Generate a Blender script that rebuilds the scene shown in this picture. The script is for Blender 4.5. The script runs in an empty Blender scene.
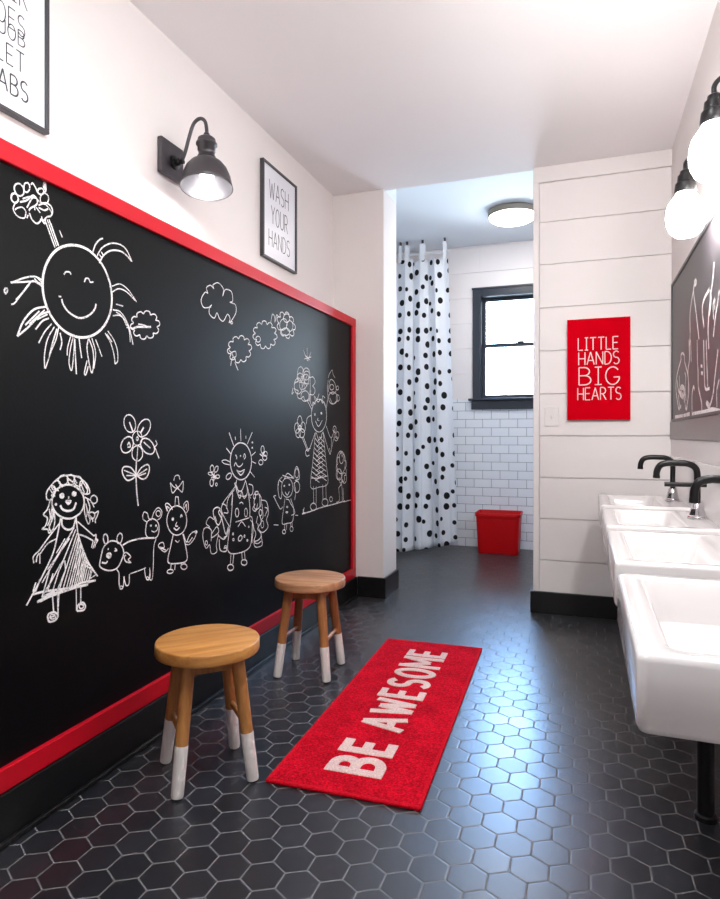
import bpy, bmesh, math, random
from mathutils import Vector, Matrix

S = bpy.context.scene
COL = S.collection
PI = math.pi
R = math.radians

# ------------------------------------------------------------------ camera
YAW = math.atan(224.0 / 628.0)
cam_d = bpy.data.cameras.new('camera')
cam_d.sensor_fit = 'HORIZONTAL'
cam_d.sensor_width = 36.0
cam_d.lens = 36.0 * 628.0 / 720.0
cam_d.shift_y = -13.5 / 720.0
cam_d.clip_start = 0.02
cam = bpy.data.objects.new('camera', cam_d)
cam.location = (0, 0, 1.0)
cam.rotation_euler = (PI / 2, 0, YAW)
COL.objects.link(cam)
S.camera = cam

# ------------------------------------------------------------------ daylight, exposure
world = bpy.data.worlds.new('daylight')
S.world = world
world.use_nodes = True
bg = world.node_tree.nodes['Background']
# overcast blue sky plus an added bright patch that feeds the blue floor reflection
SKY_BASE, SKY_GLOW = 14.0, 24.0
_nt = world.node_tree
_tc = _nt.nodes.new('ShaderNodeTexCoord')
_dot = _nt.nodes.new('ShaderNodeVectorMath')
_dot.operation = 'DOT_PRODUCT'
_dot.inputs[1].default_value = (-.104, .903, .415)
_nt.links.new(_tc.outputs['Generated'], _dot.inputs[0])
_mr = _nt.nodes.new('ShaderNodeMapRange')
_mr.interpolation_type = 'SMOOTHSTEP'
_mr.inputs['From Min'].default_value = .90
_mr.inputs['From Max'].default_value = .99
_mr.inputs['To Min'].default_value = SKY_BASE
_mr.inputs['To Max'].default_value = SKY_GLOW
_nt.links.new(_dot.outputs['Value'], _mr.inputs['Value'])
_nt.links.new(_mr.outputs['Result'], bg.inputs['Strength'])
_sc = _nt.nodes.new('ShaderNodeMix')
_sc.data_type = 'RGBA'
_sc.inputs['A'].default_value = (0.70, 0.86, 1.0, 1)
_sc.inputs['B'].default_value = (0.30, 0.56, 1.0, 1)
_fr = _nt.nodes.new('ShaderNodeMapRange')
_fr.inputs['From Min'].default_value = .90
_fr.inputs['From Max'].default_value = .96
_nt.links.new(_dot.outputs['Value'], _fr.inputs['Value'])
_nt.links.new(_fr.outputs['Result'], _sc.inputs['Factor'])
_nt.links.new(_sc.outputs['Result'], bg.inputs['Color'])

pl = bpy.data.lights.new('window_daylight', 'AREA')
pl.shape = 'RECTANGLE'
pl.size = 0.70
pl.size_y = 0.95
pl.cycles.is_portal = True
po = bpy.data.objects.new('window_daylight', pl)
po.location = (-0.53, 5.79, 1.80)
po.rotation_euler = (-PI / 2, 0, 0)
COL.objects.link(po)

vs = S.view_settings
vs.view_transform = 'Standard'
vs.look = 'None'
vs.gamma = 1.0
vs.use_curve_mapping = False
vs.exposure = 1.15

GLOBE = 36.0
GLOBE_COL = (1.0, 0.99, 0.96)
CEIL_FILL = 33.0
CEIL_FAR = 18.0
SPOT_W = 1.0

# ------------------------------------------------------------------ materials
def srgb(r, g, b):
    f = lambda v: (v / 12.92 if v <= .04045 else ((v + .055) / 1.055) ** 2.4)
    return (f(r / 255.), f(g / 255.), f(b / 255.), 1)

def mat(name, col, rough=.5, metal=0., spec=.5, coat=0., noise=0., nscale=20., bump=0., bscale=60.):
    m = bpy.data.materials.new(name)
    m.use_nodes = True
    nt = m.node_tree
    b = nt.nodes['Principled BSDF']
    b.inputs['Base Color'].default_value = col
    b.inputs['Roughness'].default_value = rough
    b.inputs['Metallic'].default_value = metal
    b.inputs['Specular IOR Level'].default_value = spec
    b.inputs['Coat Weight'].default_value = coat
    b.inputs['Coat Roughness'].default_value = .12
    tc = nt.nodes.new('ShaderNodeTexCoord')
    if noise:
        n = nt.nodes.new('ShaderNodeTexNoise')
        n.inputs['Scale'].default_value = nscale
        n.inputs['Detail'].default_value = 4
        mx = nt.nodes.new('ShaderNodeMix')
        mx.data_type = 'RGBA'
        mx.inputs['A'].default_value = tuple(c * (1 - noise) for c in col[:3]) + (1,)
        mx.inputs['B'].default_value = tuple(min(1, c * (1 + noise)) for c in col[:3]) + (1,)
        nt.links.new(tc.outputs['Object'], n.inputs['Vector'])
        nt.links.new(n.outputs['Fac'], mx.inputs['Factor'])
        nt.links.new(mx.outputs['Result'], b.inputs['Base Color'])
    if bump:
        n2 = nt.nodes.new('ShaderNodeTexNoise')
        n2.inputs['Scale'].default_value = bscale
        n2.inputs['Detail'].default_value = 3
        bp = nt.nodes.new('ShaderNodeBump')
        bp.inputs['Strength'].default_value = bump
        bp.inputs['Distance'].default_value = .004
        nt.links.new(tc.outputs['Object'], n2.inputs['Vector'])
        nt.links.new(n2.outputs['Fac'], bp.inputs['Height'])
        nt.links.new(bp.outputs['Normal'], b.inputs['Normal'])
    return m

def emit(name, col, strength):
    m = bpy.data.materials.new(name)
    m.use_nodes = True
    nt = m.node_tree
    b = nt.nodes['Principled BSDF']
    b.inputs['Base Color'].default_value = (.9, .9, .9, 1)
    b.inputs['Emission Color'].default_value = tuple(col[:3]) + (1,)
    b.inputs['Emission Strength'].default_value = strength
    b.inputs['Roughness'].default_value = .3
    return m

def N(nt, kind, **kw):
    n = nt.nodes.new(kind)
    for k, v in kw.items():
        setattr(n, k, v)
    return n

def math_n(nt, op, a, b=None, c=None):
    n = N(nt, 'ShaderNodeMath', operation=op)
    for i, v in enumerate((a, b, c)):
        if v is None:
            continue
        if isinstance(v, (int, float)):
            n.inputs[i].default_value = v
        else:
            nt.links.new(v, n.inputs[i])
    return n.outputs[0]

def hex_floor_material():
    m = bpy.data.materials.new('charcoal_hexagon_tile')
    m.use_nodes = True
    nt = m.node_tree
    L = nt.links.new
    b = nt.nodes['Principled BSDF']
    tc = N(nt, 'ShaderNodeTexCoord')
    sp = N(nt, 'ShaderNodeSeparateXYZ')
    L(tc.outputs['Object'], sp.inputs[0])
    s = .0875
    q = s * math.sqrt(3)
    x = math_n(nt, 'ADD', sp.outputs[0], 40 * s + .031)
    y = math_n(nt, 'ADD', sp.outputs[1], 40 * q + .018)
    def cell(off):
        ax = math_n(nt, 'SUBTRACT', math_n(nt, 'MODULO', math_n(nt, 'ADD', x, off * s / 2), s), s / 2)
        ay = math_n(nt, 'SUBTRACT', math_n(nt, 'MODULO', math_n(nt, 'ADD', y, off * q / 2), q), q / 2)
        d = math_n(nt, 'ADD', math_n(nt, 'MULTIPLY', ax, ax), math_n(nt, 'MULTIPLY', ay, ay))
        return ax, ay, d
    ax, ay, da = cell(0)
    bx, by, db = cell(1)
    sel = math_n(nt, 'LESS_THAN', da, db)
    def pick(u, v):
        return math_n(nt, 'ADD', v, math_n(nt, 'MULTIPLY', sel, math_n(nt, 'SUBTRACT', u, v)))
    gx = pick(ax, bx)
    gy = pick(ay, by)
    agx = math_n(nt, 'ABSOLUTE', gx)
    agy = math_n(nt, 'ABSOLUTE', gy)
    hd = math_n(nt, 'MAXIMUM', agx, math_n(nt, 'ADD', math_n(nt, 'MULTIPLY', agx, .5), math_n(nt, 'MULTIPLY', agy, .8660254)))
    edge = math_n(nt, 'SUBTRACT', s / 2, hd)
    mr = N(nt, 'ShaderNodeMapRange', interpolation_type='SMOOTHSTEP')
    L(edge, mr.inputs['Value'])
    mr.inputs['From Min'].default_value = .0013
    mr.inputs['From Max'].default_value = .0024
    tile = mr.outputs['Result']
    # tile id
    cv = N(nt, 'ShaderNodeCombineXYZ')
    L(math_n(nt, 'SUBTRACT', x, gx), cv.inputs[0])
    L(math_n(nt, 'SUBTRACT', y, gy), cv.inputs[1])
    wn = N(nt, 'ShaderNodeTexWhiteNoise', noise_dimensions='3D')
    sn = N(nt, 'ShaderNodeVectorMath', operation='SNAP')
    L(cv.outputs[0], sn.inputs[0])
    sn.inputs[1].default_value = (.01, .01, .01)
    L(sn.outputs[0], wn.inputs['Vector'])
    no = N(nt, 'ShaderNodeTexNoise')
    no.inputs['Scale'].default_value = 14
    no.inputs['Detail'].default_value = 5
    L(tc.outputs['Object'], no.inputs['Vector'])
    tone = N(nt, 'ShaderNodeMix', data_type='RGBA')
    tone.inputs['A'].default_value = srgb(22, 23, 27)
    tone.inputs['B'].default_value = srgb(36, 37, 43)
    L(math_n(nt, 'ADD', math_n(nt, 'MULTIPLY', wn.outputs['Value'], .5), math_n(nt, 'MULTIPLY', no.outputs['Fac'], .5)), tone.inputs['Factor'])
    mx = N(nt, 'ShaderNodeMix', data_type='RGBA')
    mx.inputs['A'].default_value = srgb(108, 105, 106)
    L(tone.outputs['Result'], mx.inputs['B'])
    L(tile, mx.inputs['Factor'])
    L(mx.outputs['Result'], b.inputs['Base Color'])
    ro = N(nt, 'ShaderNodeMapRange')
    L(tile, ro.inputs['Value'])
    ro.inputs['To Min'].default_value = .85
    ro.inputs['To Max'].default_value = .30
    L(math_n(nt, 'ADD', ro.outputs['Result'], math_n(nt, 'MULTIPLY', wn.outputs['Value'], .05)), b.inputs['Roughness'])
    b.inputs['Specular IOR Level'].default_value = .85
    b.inputs['IOR'].default_value = 1.6
    hr = N(nt, 'ShaderNodeMapRange', interpolation_type='SMOOTHSTEP')
    L(edge, hr.inputs['Value'])
    hr.inputs['From Min'].default_value = 0
    hr.inputs['From Max'].default_value = .005
    bp = N(nt, 'ShaderNodeBump')
    bp.inputs['Strength'].default_value = .35
    bp.inputs['Distance'].default_value = .0008
    L(math_n(nt, 'ADD', hr.outputs['Result'], math_n(nt, 'MULTIPLY', no.outputs['Fac'], .25)), bp.inputs['Height'])
    L(bp.outputs['Normal'], b.inputs['Normal'])
    return m

def brick_tile_material():
    m = bpy.data.materials.new('white_brick_tile')
    m.use_nodes = True
    nt = m.node_tree
    L = nt.links.new
    b = nt.nodes['Principled BSDF']
    tc = N(nt, 'ShaderNodeTexCoord')
    sp = N(nt, 'ShaderNodeSeparateXYZ')
    L(tc.outputs['Object'], sp.inputs[0])
    cv = N(nt, 'ShaderNodeCombineXYZ')
    L(math_n(nt, 'ADD', sp.outputs[0], sp.outputs[1]), cv.inputs[0])
    L(sp.outputs[2], cv.inputs[1])
    br = N(nt, 'ShaderNodeTexBrick')
    br.offset = .5
    br.inputs['Scale'].default_value = 1
    br.inputs['Brick Width'].default_value = .1535
    br.inputs['Row Height'].default_value = .0767
    br.inputs['Mortar Size'].default_value = .0017
    br.inputs['Mortar Smooth'].default_value = .1
    br.inputs['Color1'].default_value = srgb(243, 246, 250)
    br.inputs['Color2'].default_value = srgb(238, 241, 247)
    br.inputs['Mortar'].default_value = srgb(105, 108, 116)
    L(cv.outputs[0], br.inputs['Vector'])
    L(br.outputs['Color'], b.inputs['Base Color'])
    b.inputs['Roughness'].default_value = .28
    bp = N(nt, 'ShaderNodeBump', invert=True)
    bp.inputs['Strength'].default_value = .6
    bp.inputs['Distance'].default_value = .002
    L(br.outputs['Fac'], bp.inputs['Height'])
    L(bp.outputs['Normal'], b.inputs['Normal'])
    return m

def wood_material(name, c1, c2, axis=0, scale=1.0, rough=.42):
    m = bpy.data.materials.new(name)
    m.use_nodes = True
    nt = m.node_tree
    L = nt.links.new
    b = nt.nodes['Principled BSDF']
    tc = N(nt, 'ShaderNodeTexCoord')
    mp = N(nt, 'ShaderNodeMapping')
    sc = [16 * scale, 16 * scale, 16 * scale]
    sc[axis] = 1.6 * scale
    mp.inputs['Scale'].default_value = sc
    L(tc.outputs['Object'], mp.inputs['Vector'])
    n1 = N(nt, 'ShaderNodeTexNoise')
    n1.inputs['Scale'].default_value = 1.6
    n1.inputs['Detail'].default_value = 6
    n1.inputs['Distortion'].default_value = .8
    L(mp.outputs[0], n1.inputs['Vector'])
    n2 = N(nt, 'ShaderNodeTexNoise')
    n2.inputs['Scale'].default_value = 9
    n2.inputs['Detail'].default_value = 3
    L(mp.outputs[0], n2.inputs['Vector'])
    cr = N(nt, 'ShaderNodeValToRGB')
    cr.color_ramp.elements[0].position = .34
    cr.color_ramp.elements[0].color = c1
    cr.color_ramp.elements[1].position = .62
    cr.color_ramp.elements[1].color = c2
    L(math_n(nt, 'ADD', math_n(nt, 'MULTIPLY', n1.outputs['Fac'], .75), math_n(nt, 'MULTIPLY', n2.outputs['Fac'], .25)), cr.inputs['Fac'])
    L(cr.outputs['Color'], b.inputs['Base Color'])
    b.inputs['Roughness'].default_value = rough
    return m

def chalk_material():
    m = bpy.data.materials.new('white_chalk')
    m.use_nodes = True
    nt = m.node_tree
    L = nt.links.new
    b = nt.nodes['Principled BSDF']
    b.inputs['Base Color'].default_value = srgb(246, 240, 240)
    b.inputs['Roughness'].default_value = 1
    b.inputs['Specular IOR Level'].default_value = .05
    tc = N(nt, 'ShaderNodeTexCoord')
    n = N(nt, 'ShaderNodeTexNoise')
    n.inputs['Scale'].default_value = 260
    n.inputs['Detail'].default_value = 2
    L(tc.outputs['Object'], n.inputs['Vector'])
    n2 = N(nt, 'ShaderNodeTexNoise')
    n2.inputs['Scale'].default_value = 35
    L(tc.outputs['Object'], n2.inputs['Vector'])
    mr = N(nt, 'ShaderNodeMapRange')
    L(math_n(nt, 'ADD', math_n(nt, 'MULTIPLY', n.outputs['Fac'], .6), math_n(nt, 'MULTIPLY', n2.outputs['Fac'], .4)), mr.inputs['Value'])
    mr.inputs['From Min'].default_value = .36
    mr.inputs['From Max'].default_value = .50
    mr.inputs['To Min'].default_value = .35
    mr.inputs['To Max'].default_value = 1
    L(mr.outputs['Result'], b.inputs['Alpha'])
    return m

def curtain_material():
    m = bpy.data.materials.new('white_spotted_cloth')
    m.use_nodes = True
    nt = m.node_tree
    L = nt.links.new
    b = nt.nodes['Principled BSDF']
    uv = N(nt, 'ShaderNodeUVMap')
    mp = N(nt, 'ShaderNodeMapping')
    mp.inputs['Scale'].default_value = (9.2, 8.4, 1)
    L(uv.outputs['UV'], mp.inputs['Vector'])
    vo = N(nt, 'ShaderNodeTexVoronoi', voronoi_dimensions='2D')
    vo.inputs['Scale'].default_value = 1
    vo.inputs['Randomness'].default_value = .62
    L(mp.outputs[0], vo.inputs['Vector'])
    sc = N(nt, 'ShaderNodeSeparateColor')
    L(vo.outputs['Color'], sc.inputs[0])
    rad = math_n(nt, 'ADD', .165, math_n(nt, 'MULTIPLY', sc.outputs[0], .105))
    inside = N(nt, 'ShaderNodeMapRange', interpolation_type='SMOOTHSTEP')
    L(math_n(nt, 'SUBTRACT', rad, vo.outputs['Distance']), inside.inputs['Value'])
    inside.inputs['From Min'].default_value = 0
    inside.inputs['From Max'].default_value = .02
    mx = N(nt, 'ShaderNodeMix', data_type='RGBA')
    mx.inputs['A'].default_value = srgb(246, 248, 252)
    mx.inputs['B'].default_value = srgb(20, 20, 24)
    L(inside.outputs['Result'], mx.inputs['Factor'])
    L(mx.outputs['Result'], b.inputs['Base Color'])
    b.inputs['Roughness'].default_value = .8
    tr = N(nt, 'ShaderNodeBsdfTranslucent')
    L(mx.outputs['Result'], tr.inputs['Color'])
    ms = N(nt, 'ShaderNodeMixShader')
    ms.inputs[0].default_value = .42
    L(b.outputs[0], ms.inputs[1])
    L(tr.outputs[0], ms.inputs[2])
    L(ms.outputs[0], nt.nodes['Material Output'].inputs['Surface'])
    return m

def pane_material():
    m = bpy.data.materials.new('window_pane_glass')
    m.use_nodes = True
    nt = m.node_tree
    nt.nodes.remove(nt.nodes['Principled BSDF'])
    t = N(nt, 'ShaderNodeBsdfTransparent')
    g = N(nt, 'ShaderNodeBsdfGlossy')
    g.inputs['Roughness'].default_value = .02
    f = N(nt, 'ShaderNodeFresnel')
    f.inputs['IOR'].default_value = 1.45
    ms = N(nt, 'ShaderNodeMixShader')
    nt.links.new(f.outputs[0], ms.inputs[0])
    nt.links.new(t.outputs[0], ms.inputs[1])
    nt.links.new(g.outputs[0], ms.inputs[2])
    nt.links.new(ms.outputs[0], nt.nodes['Material Output'].inputs['Surface'])
    return m

def rug_material(name, c1, c2):
    m = bpy.data.materials.new(name)
    m.use_nodes = True
    nt = m.node_tree
    L = nt.links.new
    b = nt.nodes['Principled BSDF']
    tc = N(nt, 'ShaderNodeTexCoord')
    n = N(nt, 'ShaderNodeTexNoise')
    n.inputs['Scale'].default_value = 170
    n.inputs['Detail'].default_value = 3
    L(tc.outputs['Object'], n.inputs['Vector'])
    n2 = N(nt, 'ShaderNodeTexNoise')
    n2.inputs['Scale'].default_value = 9
    n2.inputs['Detail'].default_value = 3
    L(tc.outputs['Object'], n2.inputs['Vector'])
    cr = N(nt, 'ShaderNodeValToRGB')
    cr.color_ramp.elements[0].position = .38
    cr.color_ramp.elements[0].color = c1
    cr.color_ramp.elements[1].position = .62
    cr.color_ramp.elements[1].color = c2
    L(math_n(nt, 'ADD', math_n(nt, 'MULTIPLY', n.outputs['Fac'], .7), math_n(nt, 'MULTIPLY', n2.outputs['Fac'], .3)), cr.inputs['Fac'])
    L(cr.outputs['Color'], b.inputs['Base Color'])
    b.inputs['Roughness'].default_value = 1
    b.inputs['Specular IOR Level'].default_value = .1
    bp = N(nt, 'ShaderNodeBump')
    bp.inputs['Strength'].default_value = .9
    bp.inputs['Distance'].default_value = .004
    L(n.outputs['Fac'], bp.inputs['Height'])
    L(bp.outputs['Normal'], b.inputs['Normal'])
    return m

M = {}
M['wall'] = mat('wall_paint', srgb(236, 229, 227), .6, bump=.05, bscale=90)
M['ceil'] = mat('ceiling_paint', srgb(236, 231, 232), .8, bump=.05, bscale=70)
M['ceil_far'] = mat('ceiling_paint_cool', srgb(232, 238, 244), .8)
M['shiplap'] = mat('white_board_paint', srgb(240, 234, 233), .45, noise=.015, nscale=3)
M['groove'] = mat('board_gap', srgb(150, 143, 142), .8)
M['base'] = mat('black_baseboard_paint', srgb(17, 16, 17), .3, noise=.1, nscale=6)
M['board'] = mat('black_slate_paint', srgb(8, 8, 9), .46, spec=.12, noise=.18, nscale=5, bump=.08, bscale=150)
M['board2'] = mat('dark_slate_paint', srgb(64, 58, 63), .42, spec=.6, noise=.15, nscale=5)
M['red'] = mat('red_gloss_paint', srgb(200, 10, 32), .38, spec=.3, noise=.06, nscale=7)
M['redsign'] = mat('red_canvas', srgb(210, 0, 24), .8, spec=.02, bump=.1, bscale=400)
M['redbin'] = mat('red_plastic', srgb(200, 2, 10), .4, spec=.25)
M['chalk'] = chalk_material()
M['white_letter'] = mat('cream_lettering', srgb(246, 222, 218), .7)
M['black_letter'] = mat('black_lettering', srgb(60, 56, 60), .7)
M['paper'] = mat('white_print_paper', srgb(232, 232, 240), .35)
M['frame'] = mat('dark_grey_frame', srgb(66, 64, 68), .4)
M['blackmetal'] = mat('black_metal', srgb(22, 20, 22), .33, metal=0.3)
M['gunmetal'] = mat('gunmetal', srgb(86, 83, 87), .38, metal=.75)
M['silver'] = mat('silver_reflector', srgb(112, 112, 116), .42, metal=.85)
M['chrome'] = mat('chrome', srgb(210, 208, 210), .12, metal=1)
M['nickel'] = mat('brushed_nickel', srgb(150, 140, 128), .35, metal=.8)
M['ceramic'] = mat('white_ceramic', srgb(232, 226, 226), .14, coat=.3)
M['window'] = mat('dark_window_paint', srgb(38, 46, 58), .35)
M['pane'] = pane_material()
M['tile'] = brick_tile_material()
M['floor'] = hex_floor_material()
M['curtain'] = curtain_material()
M['tab'] = mat('white_tab_cloth', srgb(236, 239, 244), .8)
M['rod'] = mat('white_rod', srgb(225, 228, 232), .35)
M['oak'] = wood_material('golden_oak', srgb(176, 112, 52), srgb(214, 152, 84), 0)
M['oak_leg'] = wood_material('golden_oak_leg', srgb(150, 94, 48), srgb(192, 132, 74), 2)
M['pale'] = wood_material('pale_oak', srgb(160, 106, 72), srgb(206, 154, 114), 0)
M['pale_leg'] = wood_material('pale_oak_leg', srgb(140, 86, 48), srgb(184, 122, 72), 2)
M['dip'] = mat('white_leg_paint', srgb(232, 224, 220), .5, noise=.05, nscale=30)
M['rubber'] = mat('dark_rubber', srgb(30, 28, 28), .7)
M['rug'] = rug_material('red_pile', srgb(150, 0, 16), srgb(226, 10, 40))
M['rug_edge'] = rug_material('red_binding', srgb(190, 4, 26), srgb(216, 22, 42))
M['rug_letter'] = rug_material('cream_pile', srgb(214, 176, 170), srgb(240, 212, 204))
M['rail'] = mat('grey_strip', srgb(140, 132, 132), .4, metal=.35)
M['plate'] = mat('white_plastic', srgb(236, 231, 230), .35)
M['globe'] = emit('lit_opal_glass', GLOBE_COL, GLOBE)
M['diff_fill'] = emit('fill_light_diffuser', (.94, 1.0, 1.0), CEIL_FILL)
M['diff_far'] = emit('lit_round_diffuser', (1.0, .96, .92), CEIL_FAR)
M['bulb'] = emit('lit_bulb', (1.0, .95, .92), 1.2)

# ------------------------------------------------------------------ mesh helpers
def link(name, bm, m, parent=None, smooth=False, angle=None):
    me = bpy.data.meshes.new(name)
    bmesh.ops.recalc_face_normals(bm, faces=bm.faces)
    bm.to_mesh(me)
    bm.free()
    if m:
        me.materials.append(m)
    if smooth:
        for f in me.polygons:
            f.use_smooth = True
        if angle:
            me.set_sharp_from_angle(angle=R(angle))
    o = bpy.data.objects.new(name, me)
    COL.objects.link(o)
    if parent is not None:
        o.parent = parent
    return o

def box(bm, x0, x1, y0, y1, z0, z1, bev=0, seg=2):
    r = bmesh.ops.create_cube(bm, size=1)
    vs_ = r['verts']
    for v in vs_:
        v.co = Vector((x0 + (v.co.x + .5) * (x1 - x0), y0 + (v.co.y + .5) * (y1 - y0), z0 + (v.co.z + .5) * (z1 - z0)))
    if bev:
        es = list({e for v in vs_ for e in v.link_edges})
        bmesh.ops.bevel(bm, geom=es, offset=bev, segments=seg, profile=.5, affect='EDGES')
    return vs_

def boxbm(*a, **k):
    bm = bmesh.new()
    box(bm, *a, **k)
    return bm

def loft(bm, loops, cap0=False, cap1=False):
    rings = [[bm.verts.new(p) for p in lp] for lp in loops]
    n = len(rings[0])
    for a, b in zip(rings, rings[1:]):
        for i in range(n):
            bm.faces.new((a[i], a[(i + 1) % n], b[(i + 1) % n], b[i]))
    if cap0:
        bm.faces.new(rings[0])
    if cap1:
        bm.faces.new(rings[-1])
    return rings

def tube(bm, pts, rad, n=14, caps=True):
    pts = [Vector(p) for p in pts]
    rads = rad if isinstance(rad, (list, tuple)) else [rad] * len(pts)
    loops = []
    prev = None
    for i, p in enumerate(pts):
        t = (pts[min(i + 1, len(pts) - 1)] - pts[max(i - 1, 0)]).normalized()
        if prev is None:
            a = Vector((0, 0, 1)) if abs(t.z) < .9 else Vector((1, 0, 0))
            u = t.cross(a).normalized()
        else:
            u = (prev - t * prev.dot(t)).normalized()
        prev = u
        v = t.cross(u)
        loops.append([p + (u * math.cos(2 * PI * k / n) + v * math.sin(2 * PI * k / n)) * rads[i] for k in range(n)])
    loft(bm, loops, caps, caps)

def lathe(bm, prof, cx=0, cy=0, cz=0, n=40, cap0=True, cap1=True):
    loops = [[(cx + r * math.cos(2 * PI * k / n), cy + r * math.sin(2 * PI * k / n), cz + z) for k in range(n)] for r, z in prof]
    loft(bm, loops, cap0, cap1)

def smooth_path(ctrl, n=8):
    P = [Vector(p) for p in ctrl]
    P = [P[0] * 2 - P[1]] + P + [P[-1] * 2 - P[-2]]
    out = []
    for i in range(1, len(P) - 2):
        for k in range(n):
            t = k / n
            a, b, c, d = P[i - 1], P[i], P[i + 1], P[i + 2]
            out.append(.5 * ((2 * b) + (c - a) * t + (2 * a - 5 * b + 4 * c - d) * t * t + (3 * b - a - 3 * c + d) * t ** 3))
    out.append(P[-2])
    return out

def empty(name, label, cat, loc, rz=0, group=None):
    o = bpy.data.objects.new(name, None)
    o.empty_display_size = .1
    COL.objects.link(o)
    o.location = loc
    o.rotation_euler = (0, 0, rz)
    tag(o, label, cat, group)
    return o

def tag(o, label, cat, group=None):
    o['label'] = label
    o['category'] = cat
    if group:
        o['group'] = group
    return o

def struct(name, bm, m, **k):
    o = link(name, bm, m, **k)
    o['kind'] = 'structure'
    return o

def plabel(o, s):
    o['label'] = s
    return o

def ribbon(bm, pts2, w, put, h=.0008, q=.25):
    """low ridged stroke; pts2 2-D points on a surface, put(u, v, lift) -> 3-D"""
    P = [Vector(p) for p in pts2]
    Q = [P[0]]
    for p in P[1:]:
        if (p - Q[-1]).length > w * .12:
            Q.append(p)
    if len(Q) < 2:
        return
    rows = []
    for i, p in enumerate(Q):
        d1 = (Q[i] - Q[i - 1]).normalized() if i else None
        d2 = (Q[i + 1] - Q[i]).normalized() if i < len(Q) - 1 else None
        if d1 is None:
            d1 = d2
        if d2 is None:
            d2 = d1
        n1 = Vector((-d1.y, d1.x))
        n2 = Vector((-d2.y, d2.x))
        nn = n1 + n2
        if nn.length < .3:
            nn = n1
        nn.normalize()
        k = 1 / max(.55, nn.dot(n1))
        a = p + nn * (w / 2 * k)
        b = p - nn * (w / 2 * k)
        rows.append([bm.verts.new(put(a.x, a.y, 0)), bm.verts.new(put(a.x * (1 - q) + b.x * q, a.y * (1 - q) + b.y * q, h)),
                     bm.verts.new(put(a.x * q + b.x * (1 - q), a.y * q + b.y * (1 - q), h)), bm.verts.new(put(b.x, b.y, 0))])
    for a, b in zip(rows, rows[1:]):
        for i in range(3):
            bm.faces.new((a[i], a[i + 1], b[i + 1], b[i]))
    bm.faces.new(rows[0])
    bm.faces.new(rows[-1])

def arc(cx, cy, rx, ry, a0, a1, n=10):
    return [(cx + rx * math.cos(R(a0 + (a1 - a0) * i / n)), cy + ry * math.sin(R(a0 + (a1 - a0) * i / n))) for i in range(n + 1)]

# capital letters as pen strokes in a box w wide and 1 high
GLYPH = {
    'A': (.62, [[(0, 0), (.31, 1)], [(.31, 1), (.62, 0)], [(.10, .33), (.52, .33)]]),
    'B': (.52, [[(0, 0), (0, 1)], [(0, 1), (.22, 1)] + arc(.22, .765, .24, .235, 90, -90) + [(0, .53)], [(0, .53), (.24, .53)] + arc(.24, .265, .28, .265, 90, -90) + [(0, 0)]]),
    'D': (.54, [[(0, 0), (0, 1)], [(0, 1), (.16, 1)] + arc(.16, .5, .38, .5, 90, -90, 14) + [(0, 0)]]),
    'E': (.46, [[(0, 0), (0, 1)], [(0, 1), (.46, 1)], [(0, .52), (.40, .52)], [(0, 0), (.46, 0)]]),
    'F': (.44, [[(0, 0), (0, 1)], [(0, 1), (.44, 1)], [(0, .5), (.36, .5)]]),
    'G': (.60, [arc(.30, .5, .30, .5, 40, 340, 20) + [(.58, .42)], [(.34, .42), (.60, .42)]]),
    'H': (.54, [[(0, 0), (0, 1)], [(.54, 0), (.54, 1)], [(0, .5), (.54, .5)]]),
    'I': (.30, [[(.15, 0), (.15, 1)], [(0, 1), (.30, 1)], [(0, 0), (.30, 0)]]),
    'J': (.10, [[(.05, 0), (.05, 1)]]),
    'K': (.52, [[(0, 0), (0, 1)], [(0, .42), (.5, 1)], [(.15, .58), (.52, 0)]]),
    'L': (.44, [[(0, 1), (0, 0)], [(0, 0), (.44, 0)]]),
    'M': (.72, [[(0, 0), (0, 1)], [(0, 1), (.36, .25)], [(.36, .25), (.72, 1)], [(.72, 1), (.72, 0)]]),
    'N': (.56, [[(0, 0), (0, 1)], [(0, 1), (.56, 0)], [(.56, 0), (.56, 1)]]),
    'O': (.58, [arc(.29, .5, .29, .5, 90, 450, 24)]),
    'R': (.52, [[(0, 0), (0, 1)], [(0, 1), (.22, 1)] + arc(.22, .74, .26, .26, 90, -90) + [(0, .48)], [(.22, .48), (.52, 0)]]),
    'S': (.48, [arc(.24, .755, .235, .245, 35, 270, 14) + arc(.24, .255, .24, .255, 90, -145, 14)[1:]]),
    'T': (.56, [[(.28, 0), (.28, 1)], [(0, 1), (.56, 1)]]),
    'U': (.54, [[(0, 1), (0, .27)] + arc(.27, .27, .27, .27, 180, 360, 12) + [(.54, 1)]]),
    'W': (.80, [[(0, 1), (.2, 0)], [(.2, 0), (.4, .85)], [(.4, .85), (.6, 0)], [(.6, 0), (.8, 1)]]),
    'Y': (.56, [[(0, 1), (.28, .5)], [(.56, 1), (.28, .5)], [(.28, .5), (.28, 0)]]),
}

def text_strokes(bm, s, x0, x1, y0, h, pen, put, gap=.22, lift=.0008, wob=0, seed=1, inset=0, q=.25):
    cnt = 0
    rnd = random.Random(seed)
    tot = sum(GLYPH[c][0] if c != ' ' else .45 for c in s) + gap * (len(s) - 1)
    k = (x1 - x0 - 2 * inset) / tot
    x = x0 + inset
    for c in s:
        if c == ' ':
            x += (.45 + gap) * k
            continue
        w, st = GLYPH[c]
        dy = rnd.uniform(-wob, wob) * h
        for line in st:
            cnt += 1
            if q < .1 and len(line) == 2 and line[0][0] == line[1][0]:
                e_ = inset / (h - 2 * inset) * (1 if line[1][1] > line[0][1] else -1)
                line = [(line[0][0], line[0][1] - e_), (line[1][0], line[1][1] + e_)]
            ribbon(bm, [(x + px * k, y0 + dy + inset + py * (h - 2 * inset)) for px, py in line], pen, put, lift * (1 + .03 * (cnt % 9)), q)
        x += (w + gap) * k

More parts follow.
